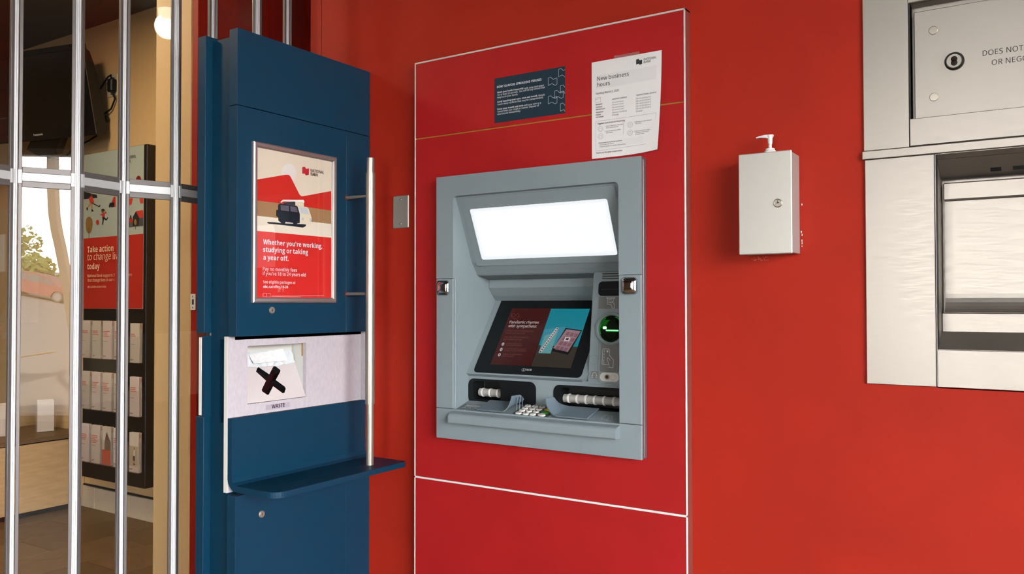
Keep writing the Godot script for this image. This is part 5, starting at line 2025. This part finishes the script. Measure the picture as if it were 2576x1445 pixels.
	var sf := frame_at(Vector3(0, 1.6995, -0.105), Vector3.RIGHT, sv)
	for k in 6:
		s = Shape.new()
		s.prism(PackedVector2Array([Vector2(-0.115 + 0.045 * k, 0.018), Vector2(-0.093 + 0.045 * k, 0.018), Vector2(-0.093 + 0.045 * k, 0.034), Vector2(-0.115 + 0.045 * k, 0.034)]), 0.0006, sf)
		part(sof, "slot", s, M.deep_black)
	s = Shape.new()
	s.box(Vector3(xl + 0.006, 1.646, -0.13), Vector3(xr - 0.006, 1.689, -0.098), 0.003)
	part(t, "grip_bar", s, M.brushed_steel)
	# chute door: flat, curving forward at its foot
	s = Shape.new()
	var prof := [[-0.119, 1.645], [-0.114, 1.645], [-0.114, 1.425]]
	for k in 7:
		var a := PI - 0.45 * PI * k / 6
		prof.append([-0.079 + 0.035 * cos(a), 1.42 - 0.045 * sin(a)])
	prof.append_array([[-0.086, 1.3755], [-0.119, 1.3755]])
	s.along_x(prof, xl + 0.008, xr - 0.008)
	part(t, "chute_door", s, M.brushed_steel)
	s = Shape.new()
	s.box(Vector3(xl + 0.002, 1.3275, -0.12), Vector3(xr - 0.002, 1.3735, -0.092), 0.0015)
	part(t, "chute_step", s, M.brushed_steel)
	s = Shape.new()
	s.along_x([[0.002, 1.2905], [-0.093, 1.3275], [-0.12, 1.3275], [-0.12, 1.26], [0.002, 1.26]], xl + 0.001, xr - 0.001)
	part(t, "tray", s, M.brushed_steel)
	s = Shape.new()
	s.box(Vector3(-0.2215, 1.203, 0.0005), Vector3(0.399, 1.2898, z), 0.0012)
	part(t, "front_sill", s, M.brushed_steel)


func build_wall_plates() -> void:
	var t := thing("blank_plate", "blank stainless plate with two screws on the red wall beside the panel edge", "wall plate", Vector3(-1.849, 1.654, 0))
	var s := Shape.new()
	var outer := PackedVector2Array([Vector2(-1.8836, 1.6535), Vector2(-1.8145, 1.6535), Vector2(-1.8145, 1.7648), Vector2(-1.8836, 1.7648)])
	s.box(Vector3(-1.8836, 1.6535, 0.0), Vector3(-1.8145, 1.7648, 0.0055), 0.005)
	part(t, "plate", s, M.dull_steel)
	for y in [1.751, 1.6685]:
		s = Shape.new()
		s.dome(disc(-1.849, y, 0.0034, 0.0034, 14), 0.0016, Transform3D(Basis.IDENTITY, Vector3(0, 0, 0.0055)))
		part(t, "screw", s, M.chrome)
	var k := thing("strike_plate", "small white strike plate on the red strip behind the waste station", "strike plate", Vector3(-2.975, 1.37, -0.002))
	s = Shape.new()
	s.ring(rounded(-2.994, 1.371, -2.962, 1.4375, 0.004, 3), rounded(-2.985, 1.392, -2.971, 1.416, 0.004, 3), 0.0, 0.003, Transform3D(Basis.IDENTITY, Vector3(0, 0, -0.001)))
	part(k, "plate", s, M.white_plastic)
	for y in [1.381, 1.427]:
		s = Shape.new()
		s.dome(disc(-2.978, y, 0.004, 0.004, 12), 0.002, Transform3D(Basis.IDENTITY, Vector3(0, 0, 0.002)))
		part(k, "screw", s, M.dull_steel)
	s = Shape.new()
	s.box(Vector3(-2.987, 1.39, -0.0015), Vector3(-2.969, 1.418, -0.0005))
	part(k, "latch_hole", s, M.deep_black)


# what shows through the closure: notice board, leaflets, low counter, television
func build_bank_room() -> void:
	var zb := -0.949
	var t := thing("notice_board", "black floor-standing display board with a red and pale blue poster in the bank room", "display board", Vector3(-5.1, 0.24, -1.0))
	var s := Shape.new()
	s.box(Vector3(-5.475, 0.235, -1.05), Vector3(-4.765, 2.405, zb), 0.003)
	part(t, "board", s, M.black_board)
	s = Shape.new()
	s.box(Vector3(-5.4735, 1.362, zb), Vector3(-4.7945, 2.402, zb + 0.003))
	var sheet := part(t, "poster", s, mat("poster_pale_blue", Color(0.66, 0.71, 0.69), 0.35))
	var art := Shape.new()
	var layer := 0
	for r in BOARD_ART:
		layer += 1
		art.tint(paint(r[0]))
		var ring := []
		for k in range(0, r[1].size(), 2):
			ring.append(Vector3(clampf(r[1][k], -5.4735, -4.7945), clampf(r[1][k + 1], 1.362, 2.402), zb + 0.0032 + layer * 0.0001))
		art.patch(ring, Vector3.BACK)
	art.tint(paint("7a1f1c"))
	var semi := []
	for k in 18:
		semi.append(Vector3(-4.849 + 0.028 * cos(TAU * k / 18), 2.182 + 0.028 * sin(TAU * k / 18), zb + 0.0036))
	art.patch(semi, Vector3.BACK)
	part(sheet, "poster_print", art, M.print)
	var st := ink()
	for r in BOARD_TEXT:
		write(st, r[0], r[4], Vector3(r[1], r[2], zb + 0.0075), Vector3.RIGHT, Vector3.UP, r[3])
	lettering(sheet, "lettering", st, M.ink_cream)
	st = ink()
	for r in BOARD_LOGO:
		write(st, r[0], 0, Vector3(r[1], r[2], zb + 0.0075), Vector3.RIGHT, Vector3.UP, r[3])
	lettering(sheet, "name_lettering", st, M.ink)

	# clear pockets in three rows of five, each with leaflets
	var rows := [[1.033, "top"], [0.695, "middle"], [0.345, "lowest"]]
	var cols := [-5.40, -5.273, -5.147, -5.02, -4.765]
	var lo := Shape.new()
	for e in [[-0.058, 0, 0.0, -0.056, 0.19, 0.032], [0.056, 0, 0.0, 0.058, 0.19, 0.032], [-0.056, 0, 0.0, 0.056, 0.0025, 0.032], [-0.056, 0.0025, 0.030, 0.056, 0.165, 0.032]]:
		lo.box(Vector3(e[0], e[1], e[2]), Vector3(e[3], e[4], e[5]))
	var pocket_mesh := finish(lo)
	var leafs := []
	for k in 3:
		var l := Shape.new()
		l.box(Vector3(-0.0495, 0.0, 0), Vector3(0.0495, 0.248, 0.0035), 0.0004)
		leafs.append(finish(l))
	rng.seed = 5
	var tones := [Color(0.83, 0.79, 0.75), Color(0.80, 0.77, 0.72), Color(0.84, 0.79, 0.77)]
	for j in 3:
		for i in 5:
			var at := Vector3(cols[i] - (0.078 if i == 4 else 0.0), rows[j][0] - (0.012 if i == 4 else 0.0), zb + 0.001)
			var where: String = rows[j][1]
			var p := thing("leaflet_pocket", "clear leaflet pocket in the %s row on the black board" % where, "leaflet pocket", at, "clear pockets, %s row" % where)
			var o := MeshInstance3D.new()
			o.name = "pocket"
			o.mesh = pocket_mesh
			o.material_override = M.acrylic
			p.add_child(o)
			var special := ""
			if j == 2 and i == 2:
				special = "red"
			if j == 2 and i == 4:
				special = "child"
			var count := 3
			var look: String = ["two red lines", "three red lines", "four red lines", "five red lines"][(i + j) % 4]
			if special == "red":
				look = "a red lower half"
			if special == "child":
				look = "a standing figure"
			for q in count:
				var back := thing("leaflet", "", "leaflet", at + Vector3(0, 0.003, 0.003 + 0.0085 * q), "leaflets, %s row" % where)
				var lean: float = rng.randf_range(-0.012, 0.012)
				back.rotation = Vector3(0.0, 0.0, lean * 0.6)
				var b := MeshInstance3D.new()
				b.name = "paper"
				b.mesh = leafs[0]
				b.material_override = mat("leaflet_%d" % ((i + j) % 3), tones[(i + j) % 3], 0.5)
				back.add_child(b)
				if q < count - 1:
					back.set_meta("label", "white leaflet behind the one with %s in the %s row" % [look, where])
					var edge := Shape.new()
					edge.box(Vector3(0.046, 0.215, 0.0035), Vector3(0.0496, 0.247, 0.0037))
					own_part(back, "red_tab", edge, M.ink_red)
					continue
				back.set_meta("label", "white leaflet with %s, foremost in a pocket of the %s row" % [look, where])
				var pr := Shape.new()
				pr.tint(paint("b02a20"))
				pr.patch([Vector3(-0.044, 0.012, 0.0038), Vector3(-0.036, 0.012, 0.0038), Vector3(-0.036, 0.022, 0.0038), Vector3(-0.044, 0.022, 0.0038)], Vector3.BACK)
				pr.tint(paint("3c3c40"))
				for e in [[-0.033, 0.018, 0.02], [-0.033, 0.013, 0.012]]:
					pr.patch([Vector3(e[0], e[1], 0.0038), Vector3(e[0] + e[2], e[1], 0.0038), Vector3(e[0] + e[2], e[1] + 0.003, 0.0038), Vector3(e[0], e[1] + 0.003, 0.0038)], Vector3.BACK)
				if special == "red":
					back.set_meta("label", "leaflet with a dark photograph over a red lower half in the lowest row")
					pr.tint(paint("b8432c"))
					pr.patch([Vector3(-0.0494, 0.001, 0.0039), Vector3(0.0494, 0.001, 0.0039), Vector3(0.0494, 0.098, 0.0039), Vector3(-0.0494, 0.098, 0.0039)], Vector3.BACK)
					pr.tint(paint("6a5548"))
					pr.patch([Vector3(-0.02, 0.098, 0.0040), Vector3(0.0494, 0.098, 0.0040), Vector3(0.0494, 0.15, 0.0040), Vector3(0.02, 0.19, 0.0040), Vector3(0.004, 0.215, 0.0040), Vector3(-0.008, 0.19, 0.0040), Vector3(-0.02, 0.14, 0.0040)], Vector3.BACK)
				elif special == "child":
					back.set_meta("label", "leaflet with a standing figure in dark shorts in the lowest row")
					pr.tint(paint("b9ac92"))
					pr.patch([Vector3(-0.048, 0.038, 0.0039), Vector3(0.04, 0.038, 0.0039), Vector3(0.04, 0.165, 0.0039), Vector3(-0.048, 0.165, 0.0039)], Vector3.BACK)
					pr.tint(paint("e6dfd2"))
					pr.patch([Vector3(-0.006, 0.1, 0.0040), Vector3(0.012, 0.1, 0.0040), Vector3(0.012, 0.14, 0.0040), Vector3(-0.002, 0.14, 0.0040)], Vector3.BACK)
					pr.tint(paint("2b2826"))
					pr.patch([Vector3(-0.01, 0.072, 0.0041), Vector3(0.014, 0.072, 0.0041), Vector3(0.013, 0.102, 0.0041), Vector3(-0.01, 0.102, 0.0041)], Vector3.BACK)
					pr.patch([Vector3(-0.006, 0.045, 0.0041), Vector3(0.018, 0.045, 0.0041), Vector3(0.008, 0.055, 0.0041), Vector3(-0.004, 0.055, 0.0041)], Vector3.BACK)
					pr.tint(paint("b08a5e"))
					pr.patch([Vector3(-0.004, 0.055, 0.0040), Vector3(0.009, 0.055, 0.0040), Vector3(0.009, 0.072, 0.0040), Vector3(-0.004, 0.072, 0.0040)], Vector3.BACK)
					pr.tint(paint("6b4630"))
					pr.patch([Vector3(0.0, 0.141, 0.0040), Vector3(0.01, 0.141, 0.0040), Vector3(0.011, 0.155, 0.0040), Vector3(0.001, 0.155, 0.0040)], Vector3.BACK)
				else:
					pr.tint(paint("c4705f"))
					var n := 2 + (i + j) % 4
					for e in n:
						var y := 0.176 - 0.011 * e
						var wd := rng.randf_range(0.04, 0.072)
						pr.patch([Vector3(-0.044, y, 0.0038), Vector3(-0.044 + wd, y, 0.0038), Vector3(-0.044 + wd, y + 0.006, 0.0038), Vector3(-0.044, y + 0.006, 0.0038)], Vector3.BACK)
					pr.tint(paint("77736e"))
					pr.patch([Vector3(-0.044, 0.113, 0.0038), Vector3(0.002, 0.113, 0.0038), Vector3(0.002, 0.116, 0.0038), Vector3(-0.044, 0.116, 0.0038)], Vector3.BACK)
				own_part(back, "leaflet_print", pr, M.print)

	# low counter along the left with pale wooden fronts
	var c := thing("low_counter", "low counter with pale wooden front and brown top in the bank room", "counter", Vector3(-5.85, 0, 0.0))
	for e in [[-1.045, -0.55], [-0.547, 0.05], [0.053, 0.65]]:
		s = Shape.new()
		s.box(Vector3(-5.63, 0.035, e[0]), Vector3(-5.612, 0.475, e[1]), 0.001)
		part(c, "front_panel", s, M.pale_wood)
	s = Shape.new()
	s.box(Vector3(-6.2, 0.0, -1.04), Vector3(-5.66, 0.47, 0.65))
	part(c, "carcass", s, M.black_board)
	s = Shape.new()
	s.box(Vector3(-6.22, 0.482, -1.045), Vector3(-5.605, 0.512, 0.66), 0.002)
	part(c, "counter_top", s, M.counter_top)
	for e in [[-5.83, -0.89], [-5.86, -0.60]]:
		var h := thing("counter_leaflet_holder", "clear leaflet holder with white leaflets standing on the low counter", "leaflet holder", Vector3(e[0], 0.512, e[1]), "leaflet holders on the counter")
		var f := frame_at(Vector3(e[0], 0.512, e[1]), Vector3(0.35, 0, -0.94).normalized(), Vector3.UP)
		s = Shape.new()
		s.box(Vector3(-0.06, 0, -0.03), Vector3(0.06, 0.003, 0.035), 0.0, f)
		s.box(Vector3(-0.06, 0.003, -0.03), Vector3(0.06, 0.22, -0.028), 0.0, f)
		s.box(Vector3(-0.06, 0.003, 0.032), Vector3(0.06, 0.12, 0.034), 0.0, f)
		part(h, "holder", s, M.acrylic)
		for q in 3:
			s = Shape.new()
			s.box(Vector3(-0.05, 0.004, -0.02 + 0.015 * q), Vector3(0.05, 0.22 - 0.005 * q, -0.012 + 0.015 * q), 0.0, f)
			solo("counter_leaflet", s, M.leaflet_0, "white leaflet in a holder on the low counter", "leaflet", "leaflets on the counter")

	# television hung high, tilted down
	var r := Vector3(0.977, 0, -0.215).normalized()
	var n0 := Vector3.UP.cross(r).normalized() * -1.0
	if n0.z < 0:
		n0 = -n0
	var a := deg_to_rad(12.0)
	var up := (n0 * sin(a) + Vector3.UP * cos(a)).normalized()
	var edge := Vector3(-5.249, 2.804, -0.845)
	var f := frame_at(edge, r, up)
	var tv := thing("television", "large black television hung high in the bank room and tilted down", "television", edge)
	s = Shape.new()
	s.ring(rounded(-1.02, -0.30, 0.0, 0.29, 0.01, 3), rounded(-0.985, -0.235, -0.035, 0.255, 0.006, 3), -0.03, 0.0, f)
	s.box(Vector3(-1.018, -0.298, -0.035), Vector3(-0.002, 0.288, -0.03), 0.0, f)
	part(tv, "bezel", s, M.tv_black)
	s = Shape.new()
	s.box(Vector3(-0.99, -0.24, -0.03), Vector3(-0.03, 0.26, -0.006), 0.0, f)
	part(tv, "screen", s, mat("dark_screen", Color(0.045, 0.047, 0.045), 0.12))
	s = Shape.new()
	s.prism(PackedVector2Array([Vector2(-0.035, -0.29), Vector2(-0.035, 0.27), Vector2(-0.075, 0.24), Vector2(-0.11, 0.1), Vector2(-0.115, -0.27), Vector2(-0.10, -0.295)]), 0.98, f * Transform3D(Basis(Vector3(0, 0, 1), Vector3.UP, Vector3(-1, 0, 0)), Vector3(-0.02, 0, 0)))
	part(tv, "back_cover", s, M.tv_black)
	s = Shape.new()
	s.box(Vector3(0.0, -0.29, -0.005), Vector3(0.0015, 0.28, 0.0), 0.0, f)
	part(tv, "edge_line", s, M.atm_side)
	st = ink()
	write(st, "Panasonic", 1, f * Vector3(-0.555, -0.268, 0.0003), r, up, 0.085)
	lettering(tv, "maker_lettering", st, M.pictogram)
	s = Shape.new()
	s.prism(PackedVector2Array([Vector2(-0.72, -0.35), Vector2(-0.62, -0.40), Vector2(-0.46, -0.40), Vector2(-0.38, -0.29), Vector2(-0.66, -0.29)]), 0.06, f * Transform3D(Basis.IDENTITY, Vector3(0, 0, -0.12)))
	part(tv, "wall_bracket", s, M.tv_black)
	s = Shape.new()
	var cab := []
	for p in [[-0.6, -0.38, -0.1], [-0.56, -0.42, -0.09], [-0.48, -0.435, -0.09], [-0.4, -0.42, -0.09], [-0.3, -0.36, -0.1], [-0.18, -0.33, -0.1], [-0.1, -0.30, -0.1]]:
		cab.append(f * Vector3(p[0], p[1], p[2]))
	s.tube(cab, 0.006, 8)
	s.box(Vector3(-0.46, -0.447, -0.1), Vector3(-0.39, -0.415, -0.075), 0.006, f)
	part(tv, "signal_cable", s, M.black_plastic)
	# outlet and power lead on the wall beside it
	var po := thing("wall_outlet", "wall outlet with a black plug beside the television", "outlet", Vector3(-5.31, 2.8, -1.05))
	s = Shape.new()
	s.box(Vector3(-5.373, 2.80, -1.05), Vector3(-5.255, 2.95, -1.044), 0.003)
	part(po, "plate", s, M.base_tile)
	s = Shape.new()
	s.box(Vector3(-5.305, 2.82, -1.044), Vector3(-5.252, 2.91, -1.0), 0.008)
	part(po, "plug", s, M.black_plastic)
	var lead := Shape.new()
	lead.tube([Vector3(-5.52, 2.80, -1.0), Vector3(-5.484, 2.833, -1.03), Vector3(-5.392, 2.894, -1.03), Vector3(-5.322, 2.93, -1.02), Vector3(-5.27, 2.932, -1.01), Vector3(-5.25, 2.905, -1.0)], 0.006, 8)
	lead.tube([Vector3(-5.265, 2.825, -1.01), Vector3(-5.254, 2.775, -1.03), Vector3(-5.298, 2.712, -1.03), Vector3(-5.359, 2.685, -1.02), Vector3(-5.385, 2.655, -1.01)], 0.006, 8)
	lead.box(Vector3(-5.425, 2.625, -1.04), Vector3(-5.325, 2.668, -1.0), 0.012)
	solo("power_lead", lead, M.black_plastic, "black power lead drooping beside the television", "cable")


# the street that shows mirrored in the glass and the steel
func build_outside() -> void:
	var height := func(x: float, z: float) -> float:
		var k := clampf((x - 8.0) / 42.0, 0.0, 1.0)
		return -0.15 + k * clampf(1.55 + 0.2 * (z - 21.5), 0.2, 5.0)
	var g := Shape.new()
	g.smooth(true)
	var xs := [-60.0, -30.0, -12.0, 4.0, 8.0, 14.0, 20.0, 26.0, 32.0, 38.0, 44.0, 50.0, 60.0, 90.0, 150.0]
	var zs := [-60.0, -30.0, -10.0, 0.0, 5.0, 9.0, 13.0, 17.0, 21.5, 25.0, 29.0, 33.0, 38.0, 50.0, 90.0, 150.0]
	for i in xs.size() - 1:
		for j in zs.size() - 1:
			var p := []
			for e in [[i, j + 1], [i + 1, j + 1], [i + 1, j], [i, j]]:
				p.append(Vector3(xs[e[0]], height.call(xs[e[0]], zs[e[1]]), zs[e[1]]))
			g.quad(p[0], p[1], p[2], p[3])
	var ground := struct("floor_outside", g, M.asphalt, "pale parking ground outside")
	for k in 7:
		var m := Shape.new()
		var z := 8.0 + 2.6 * k
		for e in [[16.0, 18.0], [18.0, 20.0], [20.0, 21.5]]:
			m.patch([Vector3(e[0], height.call(e[0], z) + 0.012, z), Vector3(e[1], height.call(e[1], z) + 0.012, z), Vector3(e[1], height.call(e[1], z + 0.14) + 0.012, z + 0.14), Vector3(e[0], height.call(e[0], z + 0.14) + 0.012, z + 0.14)], Vector3.UP)
		part(ground, "parking_line", m, M.parking_paint)
	# curved concrete legs of the canopy
	var leg := func(path: Array, wide: Vector3, deep: Vector3, called: String, label: String) -> void:
		var s := Shape.new()
		for k in path.size() - 1:
			var a: Vector3 = path[k]
			var b: Vector3 = path[k + 1]
			var q := []
			for c in [[-1, -1], [1, -1], [1, 1], [-1, 1]]:
				q.append([a + wide * c[0] + deep * c[1], b + wide * c[0] + deep * c[1]])
			for e in 4:
				var h: int = (e + 1) % 4
				s.quad(q[e][0], q[h][0], q[h][1], q[e][1])
		solo(called, s, M.concrete, label, "canopy leg", "curved canopy legs")
	leg.call([Vector3(8, -0.15, 4.70), Vector3(8, 0.7, 4.80), Vector3(8, 1.524, 4.925), Vector3(8, 1.89, 4.985), Vector3(8, 2.215, 5.046), Vector3(8, 2.456, 5.101), Vector3(8, 2.704, 5.14), Vector3(8, 3.071, 5.161), Vector3(8, 3.6, 5.17), Vector3(8, 4.4, 5.15)], Vector3(0, 0, 0.055), Vector3(0.08, 0, 0), "canopy_leg", "curved pale concrete canopy leg outside the side window")
	leg.call([Vector3(-0.72, -0.15, 6.2), Vector3(-0.84, 0.35, 6.2), Vector3(-0.93, 0.757, 6.2), Vector3(-1.03, 1.434, 6.2), Vector3(-1.10, 2.106, 6.2), Vector3(-1.17, 2.516, 6.2), Vector3(-1.24, 3.1, 6.2), Vector3(-1.28, 3.8, 6.2), Vector3(-1.28, 4.6, 6.2)], Vector3(0.09, 0, 0), Vector3(0, 0, 0.1), "canopy_leg", "curved pale concrete canopy leg outside the street front")
	build_car(height)
	# trees behind the car
	rng.seed = 12
	var n := 0
	for e in [[64.0, 31.6, 4.6, 2.4], [58.0, 27.2, 2.5, 1.5], [72.0, 38.5, 5.2, 2.6], [56.5, 24.2, 1.5, 1.2]]:
		var gy: float = height.call(e[0], e[1])
		var names := ["broad green tree behind the parked car", "low spreading shrub-like tree behind the parked car roof", "tallest green tree at the edge of the parking ground", "small round bush behind the nose of the parked car"]
		var t := thing("street_tree", names[n], "tree", Vector3(e[0], gy, e[1]))
		n += 1
		var s := Shape.new()
		s.tube([Vector3(e[0], gy - 0.1, e[1]), Vector3(e[0] + 0.1, gy + e[2] * 0.3, e[1] - 0.1), Vector3(e[0], gy + e[2] * 0.75, e[1])], 0.14, 8)
		part(t, "trunk", s, M.bark)
		var l := Shape.new()
		for k in 900:
			var d := Vector3(rng.randfn(), rng.randfn() * 0.8, rng.randfn()).limit_length(2.0) * 0.5
			var c := Vector3(e[0], gy + e[2] * 0.55, e[1]) + Vector3(d.x * e[3], d.y * e[2] * 0.42, d.z * e[3])
			var u := Vector3(rng.randfn(), rng.randfn() * 0.4, rng.randfn()).normalized() * 0.22
			var v := u.cross(Vector3(rng.randfn(), rng.randfn(), rng.randfn()).normalized()).normalized() * 0.14
			l.quad(c - u, c - v, c + u, c + v)
		part(t, "foliage", l, M.leaf).set_meta("kind", "stuff")


func build_car(height: Callable) -> void:
	var at := Vector3(50, height.call(50.0, 23.15), 23.15)
	var t := thing("parked_car", "dark red estate car parked outside on the sloping ground", "car", at)
	t.rotation.x = -atan(0.2)
	# side view in (z, y), nose towards -z
	var side := [[-2.2, 0.28], [-2.25, 0.55], [-2.1, 0.82], [-1.3, 0.95], [-0.55, 1.4], [0.2, 1.5], [1.2, 1.48], [1.9, 1.25], [2.15, 0.95], [2.2, 0.4], [2.1, 0.25], [1.75, 0.25], [1.6, 0.55], [1.3, 0.66], [1.0, 0.55], [0.88, 0.25], [-0.9, 0.25], [-1.02, 0.55], [-1.32, 0.66], [-1.62, 0.55], [-1.75, 0.25]]
	var s := Shape.new()
	s.along_x(side, -0.86, 0.86)
	own_part(t, "body", s, M.car_paint)
	for sx in [-1.0, 1.0]:
		for w in [[[-1.12, 0.98], [-0.5, 1.34], [-0.35, 1.36], [-0.35, 0.98]], [[-0.25, 0.98], [-0.25, 1.38], [0.6, 1.41], [0.6, 0.98]], [[0.7, 0.98], [0.7, 1.41], [1.2, 1.38], [1.75, 1.18], [1.85, 0.98]]]:
			s = Shape.new()
			var ring := []
			for p in w:
				ring.append(Vector3(sx * 0.866, p[1], p[0]))
			s.patch(ring, Vector3(sx, 0, 0))
			own_part(t, "window", s, M.car_glass)
		for z in [-1.32, 1.3]:
			s = Shape.new()
			var turn := Transform3D(Basis(Vector3.UP, Vector3(sx, 0, 0), Vector3(0, 0, -sx)).orthonormalized(), Vector3(sx * 0.68, 0.31, z))
			s.lathe([[0.0, 0.0], [0.31, 0.0], [0.31, 0.19], [0.21, 0.2]], turn, 20)
			var o := own_part(t, "wheel", s, M.tyre)
			s = Shape.new()
			s.lathe([[0.215, 0.195], [0.12, 0.205], [0.0, 0.205]], turn, 16)
			own_part(o, "hub", s, M.hub_silver)
		s = Shape.new()
		s.box(Vector3(sx * 0.855, 0.62, -1.75), Vector3(sx * 0.875, 0.7, -1.66))
		own_part(t, "side_lamp", s, M.lamp_amber)
